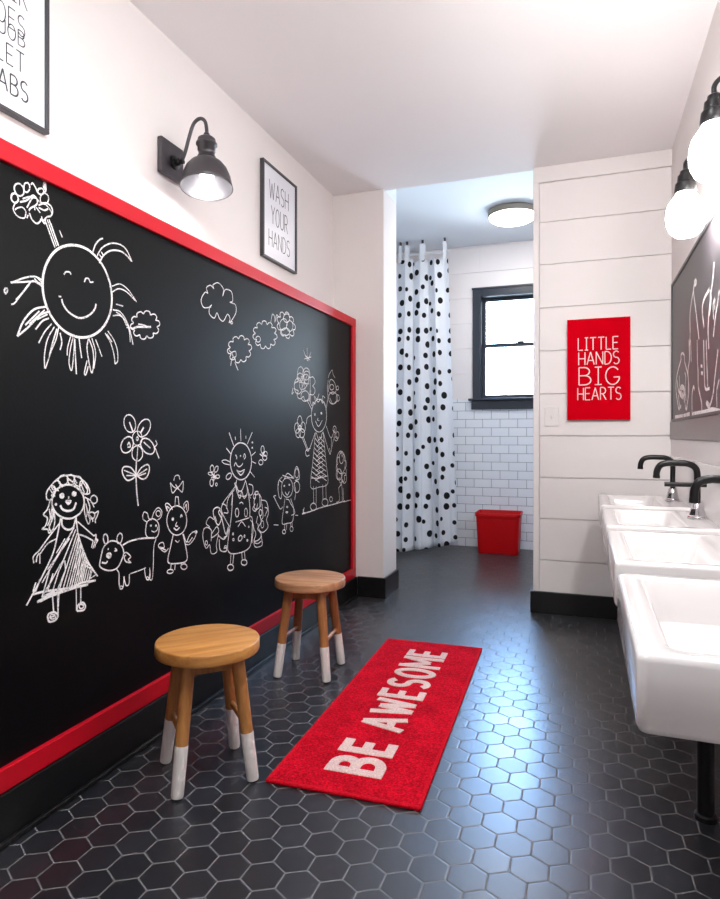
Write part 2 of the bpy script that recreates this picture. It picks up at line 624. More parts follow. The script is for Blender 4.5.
# ------------------------------------------------------------------ room shell  (floor z = 0, main ceiling z = 2.525)
ZC, ZF = 2.525, 2.72
XL, XLOW, XR = -1.50, -1.385, 0.4413
YP, YP2, YF, YB = 3.70, 3.98, 5.70, -1.50
XOL, XOR = -1.165, -0.272
XFL = -2.10

struct('floor', boxbm(XFL - .1, XR + .1, YB - .1, YF + .1, -.06, 0), M['floor'])
struct('ceiling_main', boxbm(XL - .1, XR + .1, YB - .1, YP + .03, ZC, ZC + .26), M['ceil'])
struct('ceiling_shower', boxbm(XFL - .1, XR + .1, YP + .03, YF + .1, ZF, ZF + .06), M['ceil_far'])

bm = bmesh.new()
prof = [(XL - .12, 0), (XLOW, 0), (XLOW, 1.728), (XL, 1.728), (XL, ZC), (XL - .12, ZC)]
loft(bm, [[(x, YB, z) for x, z in prof], [(x, YP, z) for x, z in prof]], True, True)
struct('wall_left', bm, M['wall'])
struct('wall_right', boxbm(XR, XR + .1, YB, YF, 0, ZF), M['wall'])
struct('wall_back', boxbm(XL, XR, YB - .1, YB, 0, ZC), M['wall'])
# partition: pillar on the left, boarded wall on the right
struct('wall_shower_front', boxbm(XFL - .1, XOL, YP + .0305, YP2, ZC, ZF), M['ceil_far'])
struct('wall_shower_return', boxbm(XFL - .1, XL - .12, YP + .0305, YP2, 0, ZC), M['ceil_far'])
struct('wall_doorway', boxbm(XOR, XR, YP + .0305, YP2, ZC, ZF), M['ceil_far'])
struct('wall_pillar', boxbm(XL - .12, XOL, YP, YP2, 0, ZC, bev=.004), M['wall'])

GROOVES = [1.434, 1.209, .969, .725, .481, .237, 0., -.235, -.467, -.703]
bm = bmesh.new()
box(bm, XOR, XR, YP + .012, YP2, 0, ZC)
zs = [1.525] + GROOVES + [-1.0]
for a, b in zip(zs, zs[1:]):
    box(bm, XOR + .034, XR - .004, YP, YP + .013, b + 1 + .0025, a + 1 - .0025, bev=.0015, seg=1)
box(bm, XOR, XOR + .032, YP - .001, YP + .013, 0, ZC - .035, bev=.002)
box(bm, XOR, XR, YP - .004, YP + .013, ZC - .088, ZC, bev=.002)
struct('wall_shiplap', bm, M['shiplap'])

# far wall with the window hole, tile below, boards above
WX0, WX1, WZ0, WZ1 = -.885, -.175, 1.335, 2.265
bm = bmesh.new()
for x0, x1, z0, z1 in ((XFL, WX0, 1.335, ZF), (WX1, XR, 1.335, ZF), (WX0, WX1, WZ1, ZF)):
    for k in range(7):
        za, zb2 = max(z0, 1.335 + k * .2285), min(z1, 1.335 + (k + 1) * .2285)
        if zb2 - za > .01:
            box(bm, x0, x1, YF, YF + .012, za + .0012, zb2 - .0012, bev=.001, seg=1)
    box(bm, x0, x1, YF + .011, YF + .12, z0, z1)
struct('wall_far', bm, M['shiplap'])
struct('wall_far_tiled', boxbm(XFL, XR, YF - .006, YF + .12, 0, 1.335), M['tile'])
struct('wall_shower_left', boxbm(XFL - .1, XFL, YP2, YF + .12, 0, ZF), M['tile'])

# baseboards
def baseboard(name, boxes):
    bm = bmesh.new()
    for b in boxes:
        box(bm, *b, bev=.003)
    return struct(name, bm, M['base'])
bm = bmesh.new()
box(bm, XLOW, -1.333, YB, YP - .016, 0, .124, bev=.003)
box(bm, -1.334, -1.320, YB, YP - .016, 0, .014, bev=.004)
struct('baseboard_left', bm, M['base'])
baseboard('baseboard_pillar', [(-1.333, XOL + .016, YP - .016, YP, 0, .125), (XOL, XOL + .016, YP - .001, YP2, 0, .125)])
baseboard('baseboard_shiplap', [(XOR - .016, XR, YP - .016, YP - .004, 0, .122), (XOR - .016, XOR, YP - .001, YP2, 0, .122)])
baseboard('baseboard_back', [(-1.32, XR, YB, YB + .015, 0, .125)])
# tiled strip above the basins and the rail over it
bm = bmesh.new()
box(bm, XR - .009, XR, .3, YP - .004, .60, .895, bev=.002)
struct('trim_1', bm, M['ceramic'])
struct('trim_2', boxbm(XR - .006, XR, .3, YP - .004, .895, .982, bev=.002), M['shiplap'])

# window
win = bpy.data.objects.new('window_1', None)
COL.objects.link(win)
win.location = (-.53, YF, 1.335)
win['kind'] = 'structure'
def wpart(name, bm, m, par=None):
    bmesh.ops.translate(bm, verts=bm.verts, vec=(.53, -YF, -1.335))
    return link(name, bm, m, win if par is None else par)
CX0, CX1 = -.946, -.114
bm = bmesh.new()
box(bm, CX0, CX0 + .066, YF - .022, YF, 1.335, 2.322, bev=.003)
box(bm, CX1 - .066, CX1, YF - .022, YF, 1.335, 2.322, bev=.003)
box(bm, CX0 + .0655, CX1 - .0655, YF - .021, YF, 2.256, 2.322, bev=.003)
box(bm, CX0 - .008, CX1 + .008, YF - .030, YF, 2.318, 2.334, bev=.003)
box(bm, WX0 - .001, WX0 + .012, YF - .01, YF + .12, 1.335, 2.262)
box(bm, WX1 - .012, WX1 + .001, YF - .01, YF + .12, 1.335, 2.262)
box(bm, WX0 + .012, WX1 - .012, YF - .0095, YF + .119, 2.252, 2.264)
wpart('window_casing', bm, M['window'])
bm = bmesh.new()
box(bm, CX0 - .035, CX1 + .035, YF - .060, YF + .12, 1.318, 1.337, bev=.003)
box(bm, CX0 - .012, CX1 + .012, YF - .026, YF - .006, 1.238, 1.319, bev=.003)
wpart('window_sill', bm, M['window'])
def sash(z0, z1, y):
    bm = bmesh.new()
    a, b = WX0 + .012, WX1 - .012
    box(bm, a, a + .034, y, y + .03, z0, z1, bev=.003)
    box(bm, b - .034, b, y, y + .03, z0, z1, bev=.003)
    box(bm, a + .033, b - .033, y + .001, y + .029, z0, z0 + .034, bev=.003)
    box(bm, a + .033, b - .033, y + .001, y + .029, z1 - .034, z1, bev=.003)
    s_ = wpart('window_sash', bm, M['window'])
    g_ = wpart('window_pane', boxbm(a + .03, b - .03, y + .013, y + .017, z0 + .03, z1 - .03), M['pane'], s_)
    return s_
sash(1.337, 1.832, YF + .035)
sash(1.798, 2.254, YF + .068)
wpart('sash_lock', boxbm(-.56, -.50, YF + .02, YF + .045, 1.832, 1.846, bev=.003), M['window'])

# ------------------------------------------------------------------ chalkboard on the left wall
BZ0, BZ1, BY0, BY1 = .124, 1.729, .15, 3.683
cb = empty('chalkboard', 'long black chalkboard in a red frame with children\'s drawings on the left wall', 'chalkboard', (XLOW, 1.9, .92))
def cpart(name, bm, m, par=cb, smooth=False):
    bmesh.ops.translate(bm, verts=bm.verts, vec=tuple(-v for v in par.location))
    return link(name, bm, m, par, smooth=smooth)
cpart('writing_surface', boxbm(XLOW + .0005, -1.354, BY0 + .01, BY1 - .01, BZ0 + .01, BZ1 - .01), M['board'])
T = .056
cpart('frame_rail', boxbm(XLOW + .0005, -1.340, BY0, BY1, BZ1 - .052, BZ1, bev=.003), M['red'])
cpart('frame_rail', boxbm(XLOW + .0005, -1.340, BY0, BY1, BZ0 + .0005, BZ0 + .058, bev=.003), M['red'])
cpart('frame_stile', boxbm(XLOW + .0005, -1.3405, BY1 - T, BY1 - .0003, BZ0 + .056, BZ1 - .05, bev=.003), M['red'])
cpart('frame_stile', boxbm(XLOW + .0005, -1.3405, BY0 + .0003, BY0 + T, BZ0 + .056, BZ1 - .05, bev=.003), M['red'])

# chalk strokes: (width mm, smooth, [(y, z) mm on the board, z from eye level])
CHALK_LEFT=[
('chalk_sun','smiling chalk sun holding up a flower',[[7,1,[[1539,464],[1547,422],[1541,378],[1521,339],[1490,308],[1452,288],[1411,281],[1371,287],[1337,304],[1310,331],[1293,364],[1287,401],[1292,439],[1308,475],[1333,506],[1367,528],[1406,540],[1447,540],[1485,526],[1517,500],[1539,464]]],[4.0,1,[[1360,446],[1362,450],[1366,455],[1373,457],[1379,458],[1383,456],[1385,452]]],[4.0,1,[[1435,443],[1441,455],[1452,456],[1458,448],[1470,451]]],[5,1,[[1352,377],[1357,363],[1378,345],[1415,336],[1451,349],[1475,372],[1481,389]]],[4.0,1,[[1341,382],[1350,383]]],[4.0,1,[[1468,539],[1479,564],[1496,583],[1509,590]]],[5,1,[[1481,524],[1503,559],[1542,585],[1583,593],[1612,584],[1637,554]]],[5,1,[[1494,513],[1511,540],[1542,563],[1583,573],[1612,567],[1634,555]]],[4.0,0,[[1487,527],[1498,520]]],[4.0,0,[[1494,538],[1505,530]]],[4.0,0,[[1502,548],[1511,540]]],[4.0,1,[[1547,456],[1583,471],[1618,462],[1643,444],[1659,431]]],[4.0,1,[[1547,438],[1577,455],[1612,453],[1652,434]]],[4.0,1,[[1565,405],[1596,405]]],[4.0,1,[[1551,385],[1583,385],[1612,361],[1629,331],[1642,291]]],[4.0,1,[[1551,367],[1583,373],[1610,357],[1625,330],[1629,297]]],[4.0,1,[[1565,381],[1591,372],[1612,346]]],[4.0,1,[[1529,317],[1554,295],[1570,265],[1572,232],[1560,220]]],[4.0,1,[[1518,309],[1542,281],[1556,247],[1560,221]]],[4.0,0,[[1525,307],[1547,286]]],[4.0,1,[[1452,283],[1468,252],[1471,213],[1462,185],[1445,249],[1450,280]]],[4.0,1,[[1464,285],[1479,245],[1472,198]]],[4.0,1,[[1445,218],[1435,182],[1441,178],[1450,203]]],[4.0,1,[[1479,284],[1492,262],[1505,237]]],[4.0,1,[[1415,279],[1419,253],[1425,223]]],[4.0,1,[[1384,279],[1373,247],[1371,224]]],[4.0,1,[[1392,277],[1382,240],[1378,203],[1388,185],[1396,242],[1397,275]]],[4.0,1,[[1399,273],[1401,228],[1405,175]]],[4.0,1,[[1341,297],[1332,263],[1317,232],[1296,180]]],[4.0,1,[[1326,296],[1303,259],[1293,215],[1294,180]]],[4.0,1,[[1335,292],[1321,254],[1310,217]]],[4.0,1,[[1346,283],[1352,258],[1346,236]]],[4.0,1,[[1317,303],[1294,278],[1274,245]]],[4.0,1,[[1308,316],[1286,305],[1264,279]]],[5,1,[[1307,334],[1277,318],[1244,284],[1208,253]]],[5,1,[[1300,346],[1260,331],[1227,295],[1208,253]]],[4.0,0,[[1294,336],[1244,290]]],[4.0,0,[[1277,330],[1232,285]]],[4.0,0,[[1303,326],[1269,306]]],[4.0,1,[[1284,403],[1260,404],[1227,395],[1188,385]]],[4.0,1,[[1286,414],[1260,417],[1227,405],[1190,384]]],[4.0,1,[[1286,396],[1269,402],[1249,400],[1204,340],[1190,330]]],[5,1,[[1244,393],[1219,361],[1204,344]]],[5,1,[[1174,368],[1170,360],[1174,354],[1179,363],[1176,369]]],[4.0,0,[[1260,412],[1284,397]]],[4.0,0,[[1269,416],[1286,406]]],[4.0,0,[[1294,577],[1328,512]]],[4.0,0,[[1308,582],[1341,521]]],[4.0,0,[[1302,580],[1334,517]]],[4.0,0,[[1314,573],[1340,520]]],[4.0,0,[[1344,564],[1354,547]]],[4.0,1,[[1296,685],[1290,668],[1292,651],[1298,657],[1296,685]]],[4.0,1,[[1294,677],[1294,656]]],[4.0,1,[[1226,635],[1228,629],[1227,622],[1223,616],[1217,612],[1211,611],[1205,613],[1201,618],[1199,624],[1200,631],[1204,637],[1210,641],[1216,642],[1222,640],[1226,635]]],[4.0,1,[[1246,645],[1245,639],[1242,634],[1239,630],[1235,628],[1231,629],[1228,633],[1228,638],[1228,643],[1231,649],[1235,652],[1239,654],[1242,653],[1245,650],[1246,645]]],[4.0,1,[[1250,653],[1255,659],[1264,651],[1270,641]]],[4.0,1,[[1291,651],[1290,647],[1287,643],[1283,640],[1279,639],[1274,639],[1272,640],[1271,643],[1272,647],[1274,651],[1279,654],[1283,656],[1287,656],[1290,654],[1291,651]]],[4.0,1,[[1307,637],[1305,630],[1302,624],[1296,619],[1290,617],[1284,618],[1280,621],[1279,627],[1280,633],[1284,640],[1290,645],[1296,647],[1302,646],[1305,643],[1307,637]]],[4.0,1,[[1210,606],[1211,601],[1209,596],[1206,592],[1202,589],[1197,589],[1193,591],[1190,595],[1190,600],[1191,605],[1194,609],[1199,612],[1204,612],[1208,610],[1210,606]]],[4.0,1,[[1204,593],[1196,572],[1208,558],[1228,559],[1234,572],[1232,581],[1222,585],[1208,578],[1201,571]]],[4.0,1,[[1245,578],[1253,564],[1268,558],[1279,567],[1283,574],[1294,566],[1296,581]]],[4.0,1,[[1274,608],[1296,622],[1314,620],[1320,607],[1314,593],[1301,586]]],[4.0,1,[[1279,612],[1292,619],[1310,611],[1319,600]]],[4.0,1,[[1216,596],[1237,608],[1257,628],[1270,619],[1266,606],[1249,592],[1243,583]]],[4.0,1,[[1237,589],[1257,623],[1279,618],[1292,619]]],[4.0,1,[[1224,607],[1245,620],[1262,623]]],[4.0,1,[[1237,562],[1241,572]]],[4.0,1,[[1261,604],[1262,591]]],[4.0,1,[[1266,600],[1279,590]]],[4.0,1,[[1274,602],[1292,601],[1305,609]]],[4.0,1,[[1283,582],[1288,572],[1301,586],[1314,593]]]]),
('chalk_cloud','scalloped chalk cloud in front of the sun',[[4.0,1,[[1760,367],[1769,361],[1769,355],[1765,349],[1756,344],[1742,343],[1743,335],[1738,329],[1729,325],[1719,324],[1709,328],[1702,320],[1693,316],[1684,316],[1677,319],[1674,327],[1662,322],[1653,322],[1647,326],[1645,331],[1649,339],[1637,340],[1631,343],[1630,349],[1634,355],[1644,361],[1637,366],[1636,372],[1640,377],[1648,382],[1660,383],[1660,391],[1665,397],[1673,401],[1682,403],[1692,399],[1699,407],[1708,411],[1717,412],[1725,409],[1728,402],[1741,407],[1751,407],[1757,404],[1760,398],[1755,389],[1768,389],[1774,385],[1776,380],[1772,373],[1760,367]]],[6,1,[[1637,340],[1662,351],[1688,355],[1730,362]]],[4.0,1,[[1667,361],[1694,362],[1722,358]]],[4.0,1,[[1612,341],[1637,344]]]]),
('chalk_cloud','largest chalk cloud, with open lobes',[[4.0,1,[[2087,497],[2037,486],[2020,512],[2046,545],[2064,546],[2055,564],[2082,580],[2105,573],[2100,585],[2137,602],[2175,586],[2170,558],[2189,587],[2235,588],[2245,553],[2225,543],[2266,541],[2270,509],[2235,470],[2217,460],[2225,477],[2205,491],[2175,458],[2147,463],[2128,482],[2109,458],[2076,468],[2076,493],[2091,506]]],[4.0,1,[[2245,463],[2244,461],[2242,459],[2239,458],[2235,457],[2232,458],[2230,459],[2229,460],[2230,462],[2232,464],[2235,466],[2239,466],[2242,466],[2244,465],[2245,463]]]]),
('chalk_cloud','lowest chalk cloud',[[4.0,1,[[2377,365],[2390,359],[2391,351],[2384,344],[2372,338],[2353,337],[2354,327],[2347,319],[2335,314],[2322,314],[2309,319],[2299,309],[2287,304],[2275,304],[2266,308],[2263,318],[2246,312],[2234,312],[2226,316],[2224,323],[2232,334],[2215,334],[2207,338],[2205,345],[2211,352],[2226,359],[2215,365],[2214,373],[2220,380],[2231,385],[2248,386],[2247,397],[2254,404],[2265,409],[2278,410],[2291,405],[2300,415],[2313,421],[2325,421],[2335,417],[2338,407],[2355,414],[2369,415],[2378,411],[2380,403],[2371,392],[2390,393],[2399,388],[2401,381],[2394,373],[2377,365]]],[4.0,1,[[2217,349],[2233,341],[2266,349],[2270,328],[2241,318],[2229,286]]],[4.0,1,[[2237,341],[2249,325]]],[4.0,1,[[2262,303],[2287,273]]]]),
('chalk_cloud','round chalk cloud in the middle of the row',[[4.0,1,[[2611,477],[2631,474],[2639,468],[2638,460],[2628,453],[2607,447],[2619,439],[2618,430],[2610,423],[2595,419],[2575,421],[2575,409],[2566,402],[2554,398],[2539,399],[2526,406],[2515,395],[2502,391],[2489,391],[2480,396],[2478,407],[2459,400],[2446,400],[2437,405],[2435,412],[2444,423],[2424,422],[2414,427],[2412,433],[2417,441],[2434,449],[2419,454],[2416,461],[2420,468],[2431,474],[2451,476],[2445,486],[2450,494],[2460,500],[2474,502],[2490,498],[2496,510],[2507,516],[2520,518],[2532,516],[2541,506],[2557,516],[2571,519],[2583,517],[2590,511],[2586,499],[2608,503],[2621,501],[2628,496],[2626,487],[2611,477]]],[4.0,1,[[2479,430],[2477,424],[2471,419],[2462,415],[2453,414],[2444,415],[2438,419],[2436,424],[2438,430],[2444,435],[2453,439],[2462,440],[2471,439],[2477,435],[2479,430]]]]),
('chalk_cloud','scribbled chalk cloud farthest to the right',[[4.0,1,[[2806,557],[2827,553],[2836,546],[2837,537],[2828,528],[2808,523],[2820,512],[2819,502],[2810,495],[2795,492],[2775,496],[2772,483],[2762,476],[2748,474],[2734,477],[2723,488],[2708,479],[2694,478],[2682,482],[2675,490],[2678,502],[2658,501],[2646,506],[2641,514],[2644,523],[2658,532],[2643,539],[2639,548],[2643,556],[2654,562],[2674,563],[2669,575],[2675,584],[2687,589],[2701,589],[2717,582],[2727,594],[2740,599],[2754,598],[2765,593],[2770,580],[2789,586],[2804,584],[2814,578],[2816,569],[2806,557]]],[4.0,1,[[2744,537],[2736,524],[2721,513],[2703,506],[2686,505],[2673,509],[2666,518],[2667,530],[2675,543],[2690,554],[2707,561],[2724,563],[2738,559],[2745,550],[2744,537]]],[4.0,1,[[2809,543],[2806,531],[2796,521],[2782,513],[2766,511],[2752,514],[2743,521],[2739,532],[2743,543],[2752,554],[2766,561],[2782,564],[2796,561],[2806,554],[2809,543]]],[4.0,1,[[2774,509],[2769,500],[2756,492],[2738,486],[2718,483],[2700,484],[2687,488],[2683,495],[2687,503],[2700,511],[2718,518],[2738,521],[2756,520],[2769,516],[2774,509]]],[4.0,1,[[2774,576],[2770,566],[2761,558],[2747,551],[2732,549],[2718,550],[2709,556],[2705,564],[2709,573],[2718,582],[2732,588],[2747,591],[2761,590],[2770,584],[2774,576]]],[4.0,1,[[2576,522],[2592,561],[2613,555],[2618,529],[2634,566],[2661,559]]]]),
('chalk_girl','chalk girl with long hair in a big dress',[[5,1,[[1435,-189],[1431,-205],[1420,-219],[1404,-227],[1385,-231],[1364,-228],[1346,-220],[1331,-208],[1321,-193],[1318,-178],[1321,-162],[1331,-149],[1346,-140],[1364,-136],[1385,-137],[1404,-145],[1420,-157],[1431,-172],[1435,-189]]],[4.0,1,[[1301,-172],[1300,-151],[1316,-133],[1341,-115],[1375,-109],[1414,-118],[1445,-140],[1456,-164],[1443,-169]]],[4.0,1,[[1327,-158],[1322,-166],[1316,-170],[1309,-172],[1303,-170],[1300,-164],[1299,-157],[1302,-149],[1307,-141],[1313,-136],[1320,-135],[1326,-137],[1329,-142],[1330,-150],[1327,-158]]],[4.0,1,[[1343,-141],[1338,-145],[1332,-147],[1326,-147],[1321,-145],[1318,-140],[1318,-135],[1321,-129],[1326,-125],[1332,-122],[1338,-122],[1343,-125],[1346,-130],[1346,-135],[1343,-141]]],[4.0,1,[[1370,-131],[1364,-134],[1356,-135],[1349,-133],[1343,-129],[1340,-124],[1341,-118],[1345,-112],[1351,-109],[1359,-108],[1366,-110],[1372,-114],[1375,-120],[1374,-126],[1370,-131]]],[4.0,1,[[1398,-121],[1399,-128],[1396,-133],[1391,-136],[1385,-137],[1379,-134],[1375,-129],[1372,-123],[1372,-117],[1374,-112],[1379,-109],[1385,-108],[1391,-111],[1396,-115],[1398,-121]]],[4.0,1,[[1425,-125],[1427,-132],[1425,-138],[1421,-141],[1414,-143],[1407,-141],[1401,-137],[1397,-131],[1395,-125],[1397,-119],[1401,-115],[1408,-114],[1415,-115],[1421,-119],[1425,-125]]],[4.0,1,[[1445,-146],[1447,-155],[1446,-162],[1442,-167],[1435,-167],[1429,-164],[1423,-158],[1418,-149],[1417,-141],[1418,-133],[1422,-129],[1428,-128],[1435,-131],[1441,-137],[1445,-146]]],[4.0,0,[[1322,-138],[1341,-150]]],[4.0,0,[[1344,-125],[1354,-141]]],[4.0,0,[[1309,-142],[1328,-164]]],[4.0,0,[[1370,-116],[1400,-134]]],[4.0,0,[[1421,-135],[1435,-163]]],[4.0,0,[[1428,-130],[1449,-158]]],[4.0,0,[[1393,-113],[1407,-134]]],[4.0,0,[[1316,-162],[1328,-144]]],[6,1,[[1358,-165],[1358,-167],[1356,-169],[1354,-169],[1351,-169],[1349,-168],[1347,-166],[1347,-164],[1347,-162],[1349,-161],[1351,-160],[1354,-160],[1356,-161],[1358,-163],[1358,-165]]],[6,1,[[1403,-164],[1402,-166],[1400,-167],[1398,-168],[1395,-167],[1393,-166],[1391,-165],[1391,-162],[1391,-161],[1393,-159],[1395,-158],[1398,-159],[1400,-160],[1402,-161],[1403,-164]]],[6,1,[[1355,-165],[1355,-166],[1354,-166],[1353,-167],[1352,-167],[1351,-166],[1350,-165],[1350,-165],[1350,-164],[1351,-163],[1352,-163],[1353,-163],[1354,-163],[1355,-164],[1355,-165]]],[6,1,[[1399,-163],[1399,-164],[1398,-165],[1397,-165],[1396,-165],[1395,-164],[1394,-164],[1394,-163],[1394,-162],[1395,-161],[1396,-161],[1397,-161],[1398,-162],[1399,-162],[1399,-163]]],[4.0,1,[[1376,-168],[1376,-175]]],[6,1,[[1365,-180],[1384,-182],[1375,-190],[1365,-180]]],[6,1,[[1369,-184],[1378,-185]]],[6,1,[[1347,-190],[1355,-202],[1375,-209],[1395,-205],[1404,-188]]],[4.0,1,[[1334,-186],[1334,-187],[1333,-188],[1332,-188],[1331,-188],[1330,-187],[1330,-187],[1329,-186],[1330,-185],[1330,-184],[1331,-184],[1332,-184],[1333,-184],[1334,-185],[1334,-186]]],[4.0,1,[[1313,-172],[1303,-196],[1290,-209],[1303,-220],[1297,-239],[1286,-247],[1303,-250],[1309,-261],[1322,-252]]],[4.0,1,[[1318,-187],[1322,-218],[1309,-246],[1319,-261]]],[4.0,1,[[1323,-198],[1328,-228],[1323,-253]]],[4.0,1,[[1309,-196],[1313,-221],[1303,-240]]],[4.0,1,[[1317,-192],[1317,-227]]],[4.0,1,[[1435,-189],[1436,-221],[1449,-254],[1457,-245],[1450,-228],[1465,-240],[1468,-251]]],[4.0,1,[[1440,-195],[1446,-217],[1442,-237]]],[4.0,1,[[1446,-183],[1456,-207],[1450,-224]]],[4.0,1,[[1436,-176],[1460,-189],[1473,-209]]],[4.0,1,[[1485,-188],[1484,-193],[1480,-196],[1475,-198],[1469,-197],[1464,-195],[1460,-190],[1459,-185],[1460,-180],[1464,-176],[1469,-174],[1475,-175],[1480,-178],[1484,-182],[1485,-188]]],[4.0,1,[[1476,-233],[1475,-237],[1472,-240],[1467,-241],[1462,-241],[1457,-238],[1454,-235],[1453,-230],[1454,-226],[1457,-223],[1462,-222],[1467,-223],[1472,-225],[1475,-229],[1476,-233]]],[4.0,1,[[1476,-227],[1490,-223],[1485,-237],[1478,-247],[1479,-256]]],[5,1,[[1352,-227],[1354,-247],[1373,-261],[1393,-257],[1403,-233]]],[5,1,[[1348,-226],[1337,-270],[1322,-317],[1291,-365],[1256,-411],[1236,-437]]],[5,1,[[1403,-227],[1412,-281],[1435,-337],[1456,-375],[1487,-414]]],[4.0,1,[[1343,-240],[1309,-270],[1276,-302]]],[4.0,1,[[1332,-280],[1303,-289],[1276,-314]]],[4.0,1,[[1276,-302],[1257,-315],[1259,-332]]],[4.0,1,[[1276,-309],[1269,-317],[1266,-331]]],[4.0,1,[[1278,-314],[1278,-337]]],[4.0,1,[[1408,-242],[1442,-269],[1472,-293]]],[4.0,1,[[1414,-280],[1439,-290],[1468,-306]]],[4.0,1,[[1472,-293],[1481,-291],[1478,-307],[1468,-329]]],[4.0,1,[[1478,-301],[1488,-308],[1479,-318],[1475,-329]]],[4.0,1,[[1470,-306],[1463,-326]]],[4.0,1,[[1479,-293],[1485,-313]]],[7,1,[[1256,-413],[1291,-414],[1334,-419],[1380,-424],[1428,-420],[1479,-425]]],[8,1,[[1269,-436],[1303,-432],[1354,-429],[1400,-428],[1449,-430]]],[8,1,[[1279,-436],[1322,-429],[1373,-428]]],[8,1,[[1285,-428],[1328,-423]]],[4.0,0,[[1363,-284],[1333,-319]]],[4.0,0,[[1372,-285],[1326,-338]]],[4.0,0,[[1380,-286],[1303,-358]]],[4.0,0,[[1390,-267],[1285,-389]]],[4.0,0,[[1397,-258],[1328,-338]]],[4.0,0,[[1403,-264],[1347,-362]]],[4.0,0,[[1357,-343],[1291,-419]]],[4.0,0,[[1360,-342],[1341,-371],[1322,-416]]],[4.0,0,[[1363,-345],[1365,-371],[1334,-424]]],[4.0,0,[[1347,-352],[1297,-416]]],[4.0,0,[[1408,-275],[1341,-426]]],[4.0,0,[[1412,-286],[1355,-424]]],[4.0,0,[[1416,-292],[1367,-427]]],[4.0,0,[[1421,-303],[1377,-427]]],[4.0,0,[[1425,-314],[1386,-426]]],[4.0,0,[[1429,-325],[1395,-427]]],[4.0,0,[[1435,-337],[1403,-425]]],[4.0,0,[[1439,-343],[1411,-425]]],[4.0,0,[[1442,-349],[1419,-423]]],[4.0,0,[[1444,-360],[1426,-420]]],[4.0,0,[[1449,-371],[1435,-416]]],[4.0,0,[[1414,-291],[1400,-372]]],[4.0,0,[[1422,-308],[1410,-395]]],[4.0,0,[[1431,-331],[1421,-403]]],[4.0,0,[[1455,-383],[1442,-423]]],[4.0,0,[[1462,-385],[1450,-425],[1479,-425]]],[4.0,0,[[1468,-386],[1456,-415],[1478,-409]]],[4.0,0,[[1436,-358],[1465,-385]]],[4.0,0,[[1428,-367],[1469,-391]]],[4.0,0,[[1309,-364],[1285,-428]]],[4.0,0,[[1322,-372],[1303,-417]]],[4.0,0,[[1265,-384],[1256,-406]]],[4.0,0,[[1279,-378],[1264,-408]]],[4.0,0,[[1319,-421],[1324,-480]]],[4.0,0,[[1337,-425],[1339,-491]]],[4.0,0,[[1342,-426],[1338,-496]]],[4.0,0,[[1404,-428],[1405,-495]]],[4.0,0,[[1421,-424],[1421,-479]]],[5,1,[[1303,-484],[1309,-477],[1328,-479],[1338,-492],[1328,-501],[1309,-499],[1303,-484]]],[4.0,1,[[1331,-491],[1330,-494],[1327,-495],[1323,-495],[1318,-494],[1314,-492],[1312,-489],[1311,-486],[1312,-484],[1314,-482],[1318,-482],[1323,-484],[1327,-486],[1330,-489],[1331,-491]]],[4.0,0,[[1309,-488],[1332,-489]]],[5,1,[[1407,-495],[1410,-481],[1428,-477],[1439,-490],[1432,-500],[1407,-496]]],[4.0,1,[[1432,-489],[1431,-492],[1429,-493],[1425,-494],[1422,-493],[1418,-491],[1416,-488],[1415,-485],[1416,-483],[1418,-481],[1422,-481],[1425,-482],[1429,-484],[1431,-486],[1432,-489]]]]),
('chalk_dog','chalk dog with pricked ears',[[5,1,[[1496,-376],[1504,-350],[1514,-331],[1540,-319],[1570,-326],[1591,-343],[1599,-367],[1586,-391],[1568,-407],[1538,-408],[1511,-398],[1496,-386],[1497,-374]]],[4.0,1,[[1530,-310],[1530,-317],[1528,-322],[1525,-324],[1520,-324],[1516,-321],[1513,-315],[1511,-309],[1511,-302],[1513,-297],[1517,-295],[1521,-295],[1525,-298],[1529,-304],[1530,-310]]],[4.0,1,[[1592,-320],[1589,-326],[1585,-331],[1579,-332],[1574,-331],[1570,-327],[1569,-321],[1569,-314],[1572,-307],[1577,-303],[1582,-301],[1587,-303],[1591,-307],[1593,-313],[1592,-320]]],[6,1,[[1543,-363],[1542,-365],[1540,-367],[1536,-368],[1532,-367],[1529,-365],[1526,-363],[1526,-360],[1526,-357],[1529,-356],[1532,-355],[1536,-356],[1540,-357],[1542,-360],[1543,-363]]],[6,1,[[1538,-362],[1538,-363],[1536,-364],[1535,-364],[1533,-364],[1532,-363],[1531,-362],[1531,-361],[1531,-360],[1532,-359],[1533,-359],[1535,-359],[1536,-360],[1538,-361],[1538,-362]]],[4.0,0,[[1531,-339],[1531,-344]]],[4.0,1,[[1560,-344],[1568,-352],[1558,-352]]],[5,1,[[1504,-377],[1521,-382],[1528,-377]]],[5,1,[[1594,-340],[1628,-333],[1683,-333],[1744,-340]]],[4.0,1,[[1756,-344],[1744,-373],[1741,-440],[1735,-477],[1721,-470],[1726,-446]]],[4.0,1,[[1703,-432],[1669,-435],[1628,-436]]],[4.0,1,[[1568,-410],[1578,-425],[1578,-452],[1583,-473],[1596,-472],[1601,-439]]],[4.0,1,[[1599,-439],[1609,-468],[1623,-467],[1625,-437]]],[4.0,1,[[1697,-433],[1703,-461],[1715,-475],[1726,-466],[1723,-436]]],[4.0,1,[[1586,-391],[1601,-367],[1615,-368],[1631,-383],[1620,-390],[1631,-401],[1609,-394],[1601,-378],[1609,-374]]],[4.0,1,[[1595,-472],[1594,-474],[1592,-475],[1590,-475],[1587,-475],[1584,-473],[1583,-471],[1582,-469],[1583,-467],[1584,-466],[1587,-466],[1590,-467],[1592,-468],[1594,-470],[1595,-472]]],[4.0,1,[[1718,-469],[1717,-471],[1715,-473],[1713,-473],[1710,-473],[1708,-471],[1707,-469],[1706,-467],[1707,-465],[1708,-464],[1710,-463],[1713,-464],[1715,-465],[1717,-467],[1718,-469]]]]),
